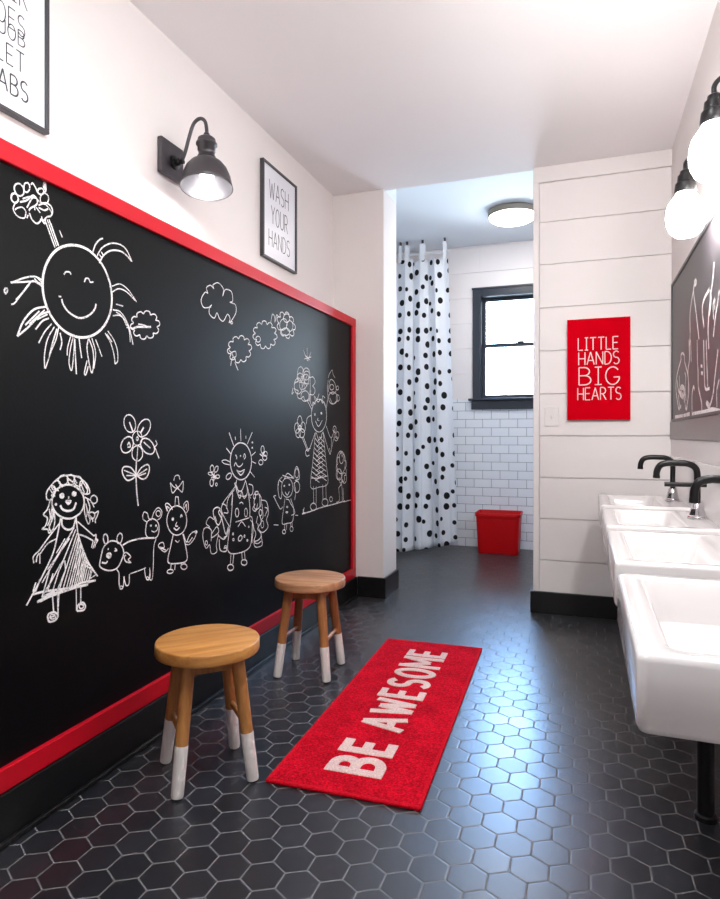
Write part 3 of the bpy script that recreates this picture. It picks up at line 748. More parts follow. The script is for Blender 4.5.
('chalk_cat','chalk cat face looking over the dog',[[4.0,1,[[1706,-291],[1703,-319],[1718,-336],[1756,-341],[1771,-324],[1768,-294],[1741,-276],[1715,-280],[1706,-291]]],[4.0,1,[[1709,-283],[1689,-269],[1694,-249],[1712,-255],[1718,-271],[1732,-279]]],[4.0,1,[[1735,-273],[1747,-253],[1768,-242],[1787,-257],[1781,-276],[1762,-284]]],[4.0,1,[[1781,-263],[1779,-267],[1776,-270],[1771,-272],[1766,-271],[1761,-268],[1757,-265],[1756,-260],[1757,-256],[1761,-253],[1766,-252],[1771,-253],[1776,-255],[1779,-259],[1781,-263]]],[4.0,1,[[1732,-298],[1732,-299],[1731,-299],[1730,-299],[1729,-299],[1727,-299],[1727,-298],[1726,-297],[1727,-296],[1727,-296],[1729,-296],[1730,-296],[1731,-296],[1732,-297],[1732,-298]]],[4.0,1,[[1759,-302],[1759,-302],[1758,-303],[1757,-303],[1756,-303],[1754,-302],[1754,-302],[1753,-301],[1754,-300],[1754,-299],[1756,-299],[1757,-299],[1758,-300],[1759,-301],[1759,-302]]],[4.0,1,[[1732,-315],[1747,-321],[1762,-316],[1765,-306]]]]),
('chalk_child','chalk child with animal ears and a butterfly',[[5,1,[[1930,-306],[1925,-325],[1912,-341],[1893,-349],[1871,-350],[1849,-343],[1831,-329],[1819,-311],[1814,-291],[1819,-272],[1831,-257],[1849,-248],[1871,-246],[1893,-253],[1912,-266],[1925,-285],[1930,-306]]],[5,1,[[1853,-291],[1852,-292],[1851,-293],[1849,-294],[1847,-293],[1845,-293],[1843,-291],[1843,-290],[1843,-289],[1845,-288],[1847,-287],[1849,-288],[1851,-288],[1852,-290],[1853,-291]]],[5,1,[[1891,-290],[1897,-281],[1902,-289]]],[4.0,1,[[1871,-304],[1863,-316],[1876,-319]]],[5,1,[[1853,-322],[1869,-332],[1886,-325]]],[4.0,1,[[1816,-259],[1806,-235],[1820,-233],[1838,-246],[1845,-258]]],[4.0,1,[[1818,-259],[1813,-243],[1828,-250]]],[4.0,1,[[1907,-264],[1913,-243],[1934,-237],[1939,-265],[1926,-278]]],[4.0,1,[[1913,-262],[1926,-247],[1929,-268]]],[4.0,0,[[1858,-251],[1863,-214],[1878,-216],[1884,-252]]],[4.0,1,[[1833,-162],[1850,-177],[1871,-184],[1889,-175],[1907,-163],[1902,-200],[1873,-185],[1845,-199],[1833,-162]]],[4.0,1,[[1853,-156],[1861,-141],[1881,-140],[1889,-155]]],[4.0,0,[[1863,-170],[1878,-186]]],[5,1,[[1850,-345],[1835,-385],[1820,-434],[1863,-449],[1929,-450],[1923,-399],[1905,-350]]],[4.0,1,[[1861,-367],[1876,-376],[1886,-370]]],[4.0,1,[[1910,-352],[1921,-376],[1931,-385]]],[4.0,1,[[1823,-389],[1801,-397],[1770,-374],[1775,-364],[1794,-364],[1799,-382],[1779,-377]]],[4.0,0,[[1768,-374],[1808,-392]]],[4.0,1,[[1921,-391],[1948,-394],[1978,-376],[1989,-354],[1956,-356],[1934,-377],[1942,-386],[1964,-372]]],[4.0,1,[[1994,-357],[1993,-358],[1991,-359],[1988,-360],[1985,-359],[1982,-358],[1980,-356],[1980,-355],[1980,-353],[1982,-352],[1985,-351],[1988,-352],[1991,-353],[1993,-355],[1994,-357]]],[4.0,0,[[1838,-444],[1835,-464]]],[4.0,0,[[1861,-448],[1858,-470]]],[4.0,0,[[1894,-450],[1897,-462]]],[4.0,0,[[1915,-451],[1921,-463]]],[4.0,1,[[1850,-472],[1849,-475],[1845,-477],[1839,-478],[1831,-477],[1824,-475],[1818,-472],[1816,-469],[1817,-466],[1821,-464],[1827,-463],[1835,-464],[1842,-466],[1848,-469],[1850,-472]]],[4.0,1,[[1931,-473],[1929,-477],[1924,-479],[1917,-480],[1908,-478],[1901,-475],[1896,-470],[1894,-466],[1896,-462],[1901,-460],[1908,-459],[1917,-461],[1924,-464],[1929,-469],[1931,-473]]]]),
('chalk_flower','tall chalk flower with five petals and two leaves',[[4.0,1,[[1686,-7],[1683,-19],[1674,-27],[1662,-30],[1651,-27],[1642,-18],[1639,-7],[1642,4],[1651,13],[1662,16],[1674,13],[1683,4],[1686,-7]]],[4.0,1,[[1653,44],[1654,31],[1650,20],[1641,13],[1629,12],[1617,15],[1607,24],[1601,35],[1600,47],[1604,58],[1613,65],[1624,67],[1636,64],[1647,55],[1653,44]]],[4.0,1,[[1721,18],[1710,7],[1696,0],[1682,-3],[1670,1],[1664,9],[1663,21],[1669,34],[1680,45],[1694,53],[1708,55],[1720,52],[1727,43],[1727,31],[1721,18]]],[4.0,1,[[1640,-35],[1631,-45],[1620,-51],[1607,-53],[1596,-50],[1589,-43],[1586,-33],[1590,-21],[1598,-11],[1609,-5],[1622,-2],[1633,-5],[1641,-12],[1643,-23],[1640,-35]]],[4.0,1,[[1737,-23],[1746,-35],[1748,-46],[1743,-55],[1732,-60],[1718,-59],[1702,-54],[1689,-44],[1680,-33],[1678,-21],[1683,-13],[1693,-8],[1707,-8],[1723,-13],[1737,-23]]],[4.0,1,[[1688,-56],[1686,-67],[1678,-75],[1668,-80],[1657,-79],[1646,-74],[1639,-66],[1637,-55],[1639,-45],[1646,-36],[1657,-32],[1668,-32],[1678,-37],[1686,-46],[1688,-56]]],[6,0,[[1625,44],[1643,11]]],[6,0,[[1693,28],[1677,9]]],[5,1,[[1616,-29],[1623,-20],[1629,-34],[1616,-35]]],[5,0,[[1693,-20],[1726,-40]]],[4.0,0,[[1664,-34],[1660,-77]]],[4.0,1,[[1667,-9],[1666,-11],[1665,-13],[1663,-14],[1661,-14],[1660,-13],[1658,-11],[1658,-9],[1658,-6],[1660,-4],[1661,-3],[1663,-3],[1665,-4],[1666,-6],[1667,-9]]],[4.0,1,[[1744,-39],[1761,-28],[1754,-15]]],[4.0,0,[[1751,-39],[1772,-75]]],[5,1,[[1658,-77],[1656,-127],[1660,-184],[1667,-225]]],[5,1,[[1658,-126],[1633,-101],[1602,-96],[1592,-108],[1600,-127],[1618,-140],[1643,-135],[1658,-126]]],[5,1,[[1658,-126],[1682,-103],[1713,-94],[1722,-109],[1710,-134],[1686,-140],[1658,-126]]],[4.0,0,[[1600,-107],[1654,-125]]],[4.0,0,[[1610,-124],[1654,-127]]],[4.0,0,[[1710,-108],[1664,-126]]],[4.0,0,[[1704,-122],[1667,-129]]]]),
('chalk_woman','chalk woman with ray hair and a flowered skirt',[[5,1,[[2400,-109],[2394,-137],[2378,-160],[2354,-176],[2325,-183],[2295,-181],[2267,-170],[2245,-152],[2231,-129],[2226,-103],[2231,-77],[2245,-55],[2267,-38],[2295,-29],[2325,-30],[2354,-39],[2378,-58],[2394,-82],[2400,-109]]],[4,0,[[2253,-40],[2217,14]]],[4,0,[[2310,-21],[2307,30]]],[4,0,[[2363,-34],[2406,17]]],[4,0,[[2231,-73],[2196,-49]]],[4,0,[[2400,-85],[2434,-70]]],[4,0,[[2403,-110],[2437,-120]]],[4,0,[[2387,-153],[2425,-179]]],[4,0,[[2264,-3],[2267,-16]]],[4,0,[[2351,1],[2351,-11]]],[4,1,[[2411,-28],[2410,-29],[2409,-30],[2407,-30],[2405,-30],[2403,-30],[2402,-29],[2401,-28],[2402,-27],[2403,-26],[2405,-26],[2407,-26],[2409,-26],[2410,-27],[2411,-28]]],[4,1,[[2411,-51],[2410,-52],[2409,-53],[2407,-53],[2405,-53],[2403,-53],[2402,-52],[2401,-51],[2402,-50],[2403,-49],[2405,-49],[2407,-49],[2409,-49],[2410,-50],[2411,-51]]],[4,1,[[2223,-117],[2180,-110],[2164,-99],[2191,-96],[2226,-106]]],[4,1,[[2228,-169],[2220,-173],[2211,-175],[2203,-175],[2197,-172],[2195,-168],[2196,-162],[2202,-157],[2210,-153],[2219,-151],[2227,-151],[2233,-154],[2235,-158],[2234,-163],[2228,-169]]],[6,1,[[2267,-78],[2276,-86],[2276,-96]]],[5,1,[[2330,-90],[2339,-75],[2348,-88],[2336,-98]]],[4,1,[[2310,-84],[2310,-84],[2309,-85],[2308,-85],[2306,-85],[2305,-85],[2304,-84],[2304,-83],[2304,-83],[2305,-82],[2306,-82],[2308,-82],[2309,-82],[2310,-83],[2310,-84]]],[4,1,[[2256,-124],[2267,-110],[2281,-123],[2298,-128],[2319,-121],[2325,-113]]],[6,1,[[2276,-142],[2304,-149],[2339,-143],[2310,-164],[2276,-142]]],[4,0,[[2276,-181],[2267,-207]]],[4,0,[[2345,-186],[2357,-205]]],[4,1,[[2267,-191],[2281,-222],[2316,-229],[2348,-189]]],[4,1,[[2259,-192],[2276,-228],[2301,-260],[2316,-232],[2336,-264],[2363,-239],[2354,-197]]],[4,1,[[2276,-206],[2293,-237]]],[4,1,[[2287,-244],[2330,-255],[2360,-251]]],[4,1,[[2267,-207],[2217,-238],[2177,-263],[2159,-289],[2177,-320],[2220,-368]]],[4,1,[[2259,-220],[2211,-252],[2197,-293]]],[4,1,[[2245,-233],[2234,-283]]],[4,1,[[2375,-206],[2409,-216],[2409,-247],[2390,-256]]],[4,1,[[2360,-213],[2390,-269]]],[4,1,[[2245,-240],[2234,-327],[2212,-410],[2207,-460],[2245,-482],[2330,-488],[2384,-476],[2400,-439],[2406,-363],[2390,-345]]],[5,1,[[2369,-236],[2384,-299],[2384,-352]]],[4,1,[[2293,-319],[2291,-326],[2287,-332],[2282,-335],[2275,-334],[2270,-330],[2266,-323],[2264,-316],[2266,-308],[2270,-302],[2275,-300],[2282,-300],[2287,-304],[2291,-311],[2293,-319]]],[4,1,[[2363,-327],[2362,-335],[2359,-341],[2354,-343],[2348,-343],[2344,-339],[2340,-332],[2339,-324],[2340,-316],[2344,-310],[2348,-307],[2354,-308],[2359,-312],[2362,-319],[2363,-327]]],[4,1,[[2267,-355],[2316,-353],[2375,-351]]],[4,1,[[2287,-377],[2316,-360],[2348,-384]]],[4,1,[[2298,-282],[2316,-278],[2330,-287]]],[4,1,[[2252,-402],[2251,-403],[2250,-404],[2249,-405],[2247,-404],[2245,-404],[2244,-402],[2243,-400],[2244,-399],[2245,-398],[2247,-397],[2249,-398],[2250,-399],[2251,-400],[2252,-402]]],[4,1,[[2256,-426],[2255,-428],[2254,-429],[2252,-429],[2249,-429],[2247,-428],[2245,-426],[2245,-424],[2245,-422],[2247,-421],[2249,-420],[2252,-421],[2254,-422],[2255,-424],[2256,-426]]],[4,1,[[2318,-432],[2313,-436],[2306,-438],[2299,-438],[2293,-436],[2290,-432],[2289,-427],[2291,-423],[2295,-419],[2302,-417],[2309,-416],[2315,-419],[2319,-422],[2320,-427],[2318,-432]]],[4,1,[[2344,-424],[2343,-426],[2342,-428],[2340,-428],[2338,-428],[2336,-427],[2335,-425],[2335,-423],[2335,-421],[2336,-420],[2338,-419],[2340,-419],[2342,-420],[2343,-422],[2344,-424]]],[4,1,[[2378,-390],[2378,-391],[2377,-392],[2376,-392],[2375,-392],[2373,-391],[2372,-390],[2372,-389],[2372,-388],[2373,-387],[2375,-386],[2376,-386],[2377,-387],[2378,-388],[2378,-390]]],[4,1,[[2368,-446],[2367,-448],[2366,-449],[2364,-449],[2362,-449],[2360,-448],[2359,-446],[2359,-445],[2359,-443],[2360,-442],[2362,-442],[2364,-442],[2366,-443],[2367,-444],[2368,-446]]],[5,1,[[2212,-367],[2191,-393],[2164,-332],[2139,-301],[2151,-288],[2126,-279],[2101,-290],[2113,-326],[2139,-350],[2164,-318],[2149,-294]]],[4,1,[[2106,-325],[2076,-311],[2052,-332],[2076,-349],[2040,-350],[2031,-383],[2052,-427],[2076,-417],[2088,-453],[2126,-453],[2123,-425],[2139,-385]]],[4,1,[[2055,-346],[2088,-364],[2086,-405]]],[4,1,[[2088,-378],[2126,-355],[2139,-378],[2093,-392],[2088,-378]]],[4,1,[[2139,-392],[2177,-412],[2204,-395],[2217,-375]]],[4,1,[[2144,-407],[2151,-450],[2191,-463],[2199,-451],[2177,-448]]],[4,1,[[2199,-445],[2198,-447],[2196,-448],[2192,-449],[2189,-448],[2186,-447],[2183,-445],[2183,-443],[2183,-441],[2186,-440],[2189,-440],[2192,-440],[2196,-442],[2198,-443],[2199,-445]]],[4,1,[[2062,-408],[2061,-411],[2059,-414],[2056,-415],[2053,-414],[2050,-412],[2048,-409],[2047,-405],[2048,-402],[2050,-400],[2053,-398],[2056,-399],[2059,-401],[2061,-404],[2062,-408]]],[4,1,[[2204,-402],[2177,-405]]],[4,1,[[2164,-269],[2191,-278],[2209,-309],[2177,-306]]],[4,1,[[2113,-312],[2126,-334]]],[5,1,[[2458,-251],[2457,-254],[2453,-256],[2447,-257],[2440,-257],[2435,-255],[2431,-252],[2429,-249],[2431,-246],[2435,-244],[2440,-243],[2447,-244],[2453,-245],[2457,-248],[2458,-251]]],[4,1,[[2437,-257],[2421,-287],[2431,-319],[2469,-315],[2473,-276],[2463,-255],[2486,-278],[2479,-316]]],[4,1,[[2486,-285],[2535,-298],[2553,-349],[2535,-379],[2549,-413],[2505,-431],[2469,-418],[2453,-384]]],[4,1,[[2431,-296],[2409,-317],[2437,-328],[2453,-298]]],[4,1,[[2492,-302],[2502,-359],[2486,-373]]],[4,1,[[2519,-321],[2546,-332],[2519,-361]]],[4,1,[[2463,-338],[2486,-381],[2453,-408],[2486,-436],[2469,-457],[2421,-458],[2437,-429],[2415,-395],[2406,-363]]],[4,1,[[2390,-361],[2415,-387],[2409,-432],[2397,-461]]],[4,1,[[2486,-444],[2495,-485],[2460,-490],[2431,-484],[2421,-465],[2453,-474],[2486,-468]]],[4,1,[[2453,-353],[2440,-383]]],[4,1,[[2509,-396],[2507,-403],[2504,-408],[2498,-410],[2492,-410],[2487,-406],[2484,-400],[2482,-393],[2484,-386],[2487,-381],[2492,-379],[2498,-379],[2504,-383],[2507,-389],[2509,-396]]],[4,1,[[2492,-342],[2491,-348],[2487,-352],[2482,-354],[2476,-354],[2471,-350],[2467,-345],[2466,-339],[2467,-333],[2471,-328],[2476,-326],[2482,-327],[2487,-330],[2491,-335],[2492,-342]]],[4,1,[[2406,-463],[2400,-423]]],[4,1,[[2434,-265],[2433,-270],[2431,-273],[2427,-275],[2423,-274],[2419,-272],[2416,-268],[2415,-263],[2416,-259],[2419,-255],[2423,-253],[2427,-254],[2431,-256],[2433,-260],[2434,-265]]],[4,0,[[2231,-480],[2226,-522]]],[4,0,[[2253,-484],[2245,-523]]],[4,0,[[2316,-489],[2322,-524]]],[4,0,[[2339,-490],[2345,-524]]],[5,1,[[2250,-534],[2252,-540],[2248,-545],[2241,-547],[2231,-547],[2221,-545],[2212,-540],[2207,-534],[2205,-529],[2209,-524],[2216,-522],[2225,-522],[2236,-524],[2245,-529],[2250,-534]]],[5,1,[[2359,-535],[2360,-540],[2357,-545],[2349,-547],[2339,-547],[2329,-544],[2320,-540],[2314,-534],[2313,-529],[2316,-524],[2324,-522],[2333,-522],[2344,-525],[2353,-529],[2359,-535]]]]),
('chalk_flower','small chalk flower left of the ray haired woman',[[4,1,[[2106,-127],[2105,-133],[2101,-138],[2096,-140],[2091,-140],[2086,-137],[2082,-132],[2081,-126],[2082,-120],[2086,-116],[2091,-113],[2096,-113],[2101,-116],[2105,-121],[2106,-127]]],[4,1,[[2134,-132],[2130,-137],[2124,-140],[2118,-141],[2113,-140],[2111,-137],[2110,-132],[2113,-127],[2117,-122],[2123,-119],[2129,-118],[2133,-119],[2136,-122],[2136,-127],[2134,-132]]],[4,1,[[2095,-149],[2092,-151],[2087,-151],[2081,-151],[2075,-149],[2070,-147],[2067,-144],[2067,-142],[2070,-140],[2075,-139],[2081,-140],[2087,-141],[2092,-144],[2095,-146],[2095,-149]]],[4,1,[[2146,-160],[2145,-163],[2141,-165],[2136,-166],[2131,-166],[2126,-164],[2122,-162],[2121,-159],[2122,-156],[2126,-153],[2131,-152],[2136,-153],[2141,-154],[2145,-157],[2146,-160]]],[4,1,[[2103,-181],[2102,-187],[2099,-191],[2094,-194],[2088,-193],[2083,-190],[2080,-185],[2079,-179],[2080,-173],[2083,-169],[2088,-167],[2094,-167],[2099,-170],[2102,-175],[2103,-181]]],[4,1,[[2130,-190],[2129,-192],[2127,-194],[2125,-195],[2122,-195],[2119,-193],[2118,-191],[2117,-189],[2118,-187],[2119,-185],[2122,-184],[2125,-184],[2127,-185],[2129,-187],[2130,-190]]],[6,0,[[2093,-145],[2121,-167]]],[6,0,[[2088,-161],[2123,-155]]],[6,0,[[2108,-143],[2106,-173]]]]),
('chalk_flower','small chalk flower right of the ray haired woman',[[4,1,[[2514,-61],[2512,-68],[2508,-73],[2502,-76],[2495,-76],[2489,-73],[2485,-67],[2484,-60],[2485,-53],[2489,-48],[2495,-45],[2502,-45],[2508,-48],[2512,-54],[2514,-61]]],[4,1,[[2542,-81],[2541,-86],[2536,-90],[2529,-92],[2522,-91],[2515,-89],[2510,-85],[2509,-80],[2510,-75],[2515,-71],[2522,-69],[2529,-70],[2536,-72],[2541,-76],[2542,-81]]],[4,1,[[2502,-118],[2500,-123],[2495,-126],[2487,-128],[2478,-128],[2470,-125],[2465,-121],[2463,-117],[2465,-112],[2470,-108],[2478,-106],[2487,-107],[2495,-109],[2500,-113],[2502,-118]]],[4,1,[[2539,-99],[2537,-103],[2531,-107],[2523,-109],[2514,-109],[2506,-106],[2501,-102],[2499,-97],[2501,-92],[2506,-89],[2514,-87],[2523,-87],[2531,-89],[2537,-94],[2539,-99]]],[5,1,[[2473,-79],[2492,-87],[2519,-72]]],[6,0,[[2492,-72],[2499,-96]]]]),
('chalk_girl','small chalk girl with pigtails',[[4,1,[[2809,-255],[2802,-275],[2785,-290],[2759,-297],[2732,-294],[2707,-283],[2691,-266],[2685,-245],[2691,-226],[2707,-211],[2732,-204],[2759,-206],[2785,-216],[2802,-234],[2809,-255]]],[4,1,[[2688,-220],[2659,-210],[2648,-243],[2659,-285],[2681,-296],[2688,-263]]],[4,1,[[2692,-195],[2659,-210],[2652,-234]]],[4,1,[[2696,-187],[2744,-198],[2813,-208]]],[4,1,[[2715,-205],[2749,-181],[2805,-202]]],[4,1,[[2721,-240],[2720,-241],[2718,-241],[2716,-242],[2714,-242],[2711,-241],[2710,-240],[2709,-239],[2710,-238],[2711,-237],[2714,-237],[2716,-237],[2718,-237],[2720,-238],[2721,-240]]],[4,1,[[2775,-238],[2774,-240],[2773,-240],[2770,-241],[2768,-240],[2765,-240],[2764,-239],[2763,-238],[2764,-236],[2765,-236],[2768,-235],[2770,-236],[2773,-236],[2774,-237],[2775,-238]]],[5,1,[[2722,-269],[2746,-286],[2769,-269]]],[4,1,[[2817,-212],[2833,-168],[2854,-153],[2879,-180],[2879,-216],[2833,-221]]],[4,1,[[2874,-188],[2872,-198],[2867,-206],[2858,-210],[2849,-209],[2841,-205],[2835,-196],[2833,-186],[2835,-176],[2841,-168],[2849,-164],[2858,-165],[2867,-170],[2872,-178],[2874,-188]]],[4,1,[[2887,-257],[2884,-270],[2874,-279],[2861,-283],[2846,-282],[2833,-275],[2824,-265],[2821,-252],[2824,-240],[2833,-231],[2846,-227],[2861,-228],[2874,-234],[2884,-245],[2887,-257]]],[4,1,[[2821,-229],[2841,-275],[2829,-318]]],[4,1,[[2722,-300],[2707,-349],[2692,-416],[2749,-423],[2805,-420],[2817,-361],[2785,-307]]],[4,1,[[2734,-304],[2765,-312],[2785,-332],[2821,-362],[2829,-384],[2793,-390]]],[4,1,[[2753,-344],[2753,-345],[2750,-346],[2747,-347],[2744,-346],[2741,-345],[2739,-344],[2738,-342],[2739,-341],[2741,-340],[2744,-340],[2747,-340],[2750,-341],[2753,-342],[2753,-344]]],[4,1,[[2753,-370],[2752,-371],[2749,-372],[2744,-372],[2739,-372],[2734,-370],[2731,-369],[2730,-367],[2731,-366],[2734,-365],[2739,-365],[2744,-366],[2749,-367],[2752,-368],[2753,-370]]],[4,1,[[2696,-338],[2674,-346],[2641,-317],[2615,-290],[2605,-280],[2626,-277]]],[4,0,[[2722,-419],[2715,-449]]],[4,0,[[2742,-422],[2734,-452]]],[4,0,[[2781,-422],[2785,-445]]],[4,0,[[2797,-422],[2801,-447]]],[4,1,[[2728,-461],[2726,-465],[2722,-468],[2715,-469],[2707,-467],[2700,-465],[2696,-461],[2694,-456],[2696,-453],[2700,-450],[2707,-449],[2715,-450],[2722,-453],[2726,-457],[2728,-461]]],[4,1,[[2811,-459],[2809,-464],[2804,-468],[2797,-469],[2789,-468],[2782,-465],[2777,-460],[2775,-454],[2777,-449],[2782,-446],[2789,-444],[2797,-445],[2804,-449],[2809,-454],[2811,-459]]],[4,0,[[2605,-411],[2652,-419]]],[4,1,[[2837,-394],[2866,-399]]]]),
('chalk_woman','tall chalk woman raising two flowers',[[4,1,[[3240,114],[3233,82],[3214,55],[3185,34],[3151,23],[3115,23],[3082,33],[3055,52],[3038,78],[3032,108],[3038,137],[3055,164],[3082,185],[3115,197],[3151,199],[3185,190],[3214,172],[3233,145],[3240,114]]],[4,1,[[3087,116],[3086,114],[3084,112],[3081,111],[3077,111],[3074,112],[3072,113],[3071,115],[3072,117],[3074,119],[3077,119],[3081,120],[3084,119],[3086,117],[3087,116]]],[4,1,[[3174,125],[3173,123],[3171,122],[3168,121],[3164,120],[3161,121],[3158,123],[3158,124],[3158,126],[3161,128],[3164,129],[3168,129],[3171,128],[3173,127],[3174,125]]],[4,1,[[3122,97],[3111,86],[3138,83]]],[5,1,[[3084,81],[3127,52],[3177,86]]],[4,1,[[3042,159],[3053,180],[3079,171],[3095,193],[3122,184],[3160,202],[3177,181],[3205,188],[3234,145]]],[4,1,[[3079,192],[3069,213],[3106,199],[3133,228]]],[4,1,[[3188,187],[3183,220],[3217,211]]],[4,1,[[3037,158],[3001,199],[3017,252],[3012,314]]],[4,1,[[3022,179],[3022,242]]],[4,1,[[3228,145],[3257,213],[3251,269],[3263,315]]],[4,1,[[3042,137],[2976,187]]],[4,1,[[3032,110],[2981,94],[2966,62]]],[4,1,[[3084,19],[3001,-73],[2966,-70]]],[4,1,[[3022,-63],[2961,-77],[2971,-104],[3006,-100]]],[4,1,[[3188,24],[3275,-90],[3298,-98],[3281,-68]]],[4,1,[[3234,56],[3304,-11],[3365,46]]],[4,1,[[3310,-11],[3310,-91]]],[4,1,[[3084,17],[3053,-127],[3022,-267],[3133,-277],[3257,-265],[3234,-156],[3188,24]]],[4,1,[[3095,19],[3133,-22],[3183,20]]],[4,1,[[3027,-221],[3133,-228],[3251,-224]]],[4,0,[[3079,-11],[3138,-43]]],[4,0,[[3133,-4],[3205,-35]]],[4,0,[[3106,-32],[3174,-4]]],[4,0,[[3073,-36],[3138,-70]]],[4,0,[[3133,-30],[3209,-62]]],[4,0,[[3103,-58],[3177,-31]]],[4,0,[[3067,-62],[3138,-96]]],[4,0,[[3133,-56],[3214,-89]]],[4,0,[[3100,-84],[3180,-57]]],[4,0,[[3062,-87],[3138,-122]]],[4,0,[[3133,-82],[3218,-115]]],[4,0,[[3098,-110],[3183,-84]]],[4,0,[[3056,-113],[3138,-148]]],[4,0,[[3133,-108],[3222,-142]]],[4,0,[[3095,-135],[3185,-110]]],[4,0,[[3050,-138],[3138,-174]]],[4,0,[[3133,-134],[3227,-169]]],[4,0,[[3092,-161],[3188,-137]]],[4,0,[[3044,-163],[3138,-200]]],[4,0,[[3133,-161],[3231,-196]]],[4,0,[[3090,-186],[3191,-163]]],[4,0,[[3039,-188],[3138,-226]]],[4,0,[[3133,-187],[3235,-223]]],[4,0,[[3087,-212],[3194,-190]]],[4,0,[[3033,-213],[3138,-252]]],[4,0,[[3133,-213],[3240,-250]]],[4,0,[[3084,-238],[3197,-216]]],[4,0,[[3058,-266],[3063,-362]]],[4,0,[[3095,-270],[3095,-363]]],[4,0,[[3183,-266],[3188,-352]]],[4,0,[[3228,-265],[3234,-352]]],[5,1,[[3098,-380],[3094,-388],[3083,-394],[3067,-396],[3049,-394],[3034,-388],[3023,-380],[3019,-372],[3023,-364],[3034,-359],[3049,-356],[3067,-358],[3083,-364],[3094,-371],[3098,-380]]],[5,1,[[3260,-373],[3256,-381],[3244,-387],[3226,-389],[3207,-387],[3190,-381],[3178,-373],[3174,-364],[3178,-356],[3190,-350],[3207,-348],[3226,-350],[3244,-355],[3256,-364],[3260,-373]]],[4,1,[[3325,-361],[3323,-367],[3317,-371],[3309,-373],[3300,-372],[3291,-368],[3286,-363],[3283,-357],[3286,-351],[3291,-347],[3300,-345],[3309,-346],[3317,-350],[3323,-355],[3325,-361]]],[4,1,[[3047,265],[3074,254],[3079,239],[3068,225],[3045,217],[3010,218],[3010,198],[2993,186],[2969,182],[2946,186],[2931,203],[2905,190],[2880,189],[2863,196],[2857,210],[2870,228],[2839,231],[2825,241],[2825,255],[2839,267],[2870,275],[2857,291],[2863,305],[2880,316],[2905,318],[2931,309],[2946,328],[2969,336],[2993,335],[3010,325],[3010,306],[3045,313],[3068,307],[3079,295],[3074,280],[3047,265]]],[4,1,[[2917,255],[2913,237],[2899,222],[2880,213],[2859,212],[2841,218],[2828,231],[2823,248],[2828,266],[2841,280],[2859,290],[2880,292],[2899,285],[2913,272],[2917,255]]],[4,1,[[2937,318],[2933,302],[2922,288],[2907,279],[2890,278],[2874,284],[2864,296],[2860,311],[2864,327],[2874,341],[2890,349],[2907,351],[2922,345],[2933,334],[2937,318]]],[4,1,[[3012,325],[3007,311],[2994,299],[2976,291],[2956,290],[2939,294],[2926,304],[2922,317],[2926,330],[2939,342],[2956,350],[2976,352],[2994,348],[3007,338],[3012,325]]],[4,1,[[2988,274],[2969,256],[2944,243],[2919,237],[2899,238],[2888,248],[2887,263],[2896,281],[2915,298],[2939,312],[2964,319],[2985,317],[2997,308],[2999,293],[2988,274]]],[4,1,[[3001,209],[2996,197],[2982,187],[2962,180],[2940,179],[2921,183],[2908,192],[2903,203],[2908,215],[2921,225],[2940,231],[2962,233],[2982,229],[2996,220],[3001,209]]],[4,0,[[2903,305],[2976,259]]],[4,0,[[2976,311],[2912,244]]],[4,0,[[2879,272],[3001,272]]],[4,0,[[2937,318],[2951,237]]],[4,0,[[2932,440],[2981,390]]],[4,0,[[2976,457],[2981,390]]],[4,0,[[3027,442],[2986,390]]],[4,0,[[2951,417],[3012,398]]],[4,0,[[2939,395],[3027,416]]],[4,1,[[2810,237],[2796,207],[2819,218]]],[4,1,[[3263,326],[3281,350],[3322,377],[3335,355],[3365,335]]],[4,1,[[3263,247],[3292,317],[3353,311],[3384,267],[3335,240],[3281,248]]],[4,1,[[3403,221],[3396,206],[3377,193],[3349,185],[3320,183],[3293,189],[3275,200],[3269,214],[3275,229],[3293,242],[3320,250],[3349,252],[3377,247],[3396,236],[3403,221]]],[4,1,[[3422,281],[3420,276],[3414,271],[3407,269],[3398,268],[3391,270],[3386,273],[3384,278],[3386,284],[3391,288],[3398,291],[3407,291],[3414,290],[3420,286],[3422,281]]],[4,1,[[3434,223],[3432,215],[3425,208],[3415,204],[3403,203],[3393,206],[3386,212],[3384,220],[3386,229],[3393,235],[3403,240],[3415,240],[3425,237],[3432,231],[3434,223]]],[4,1,[[3347,280],[3344,273],[3335,267],[3323,263],[3310,262],[3298,264],[3289,269],[3286,276],[3289,283],[3298,289],[3310,293],[3323,294],[3335,292],[3344,287],[3347,280]]],[4,1,[[3286,215],[3335,183],[3403,210]]]]),
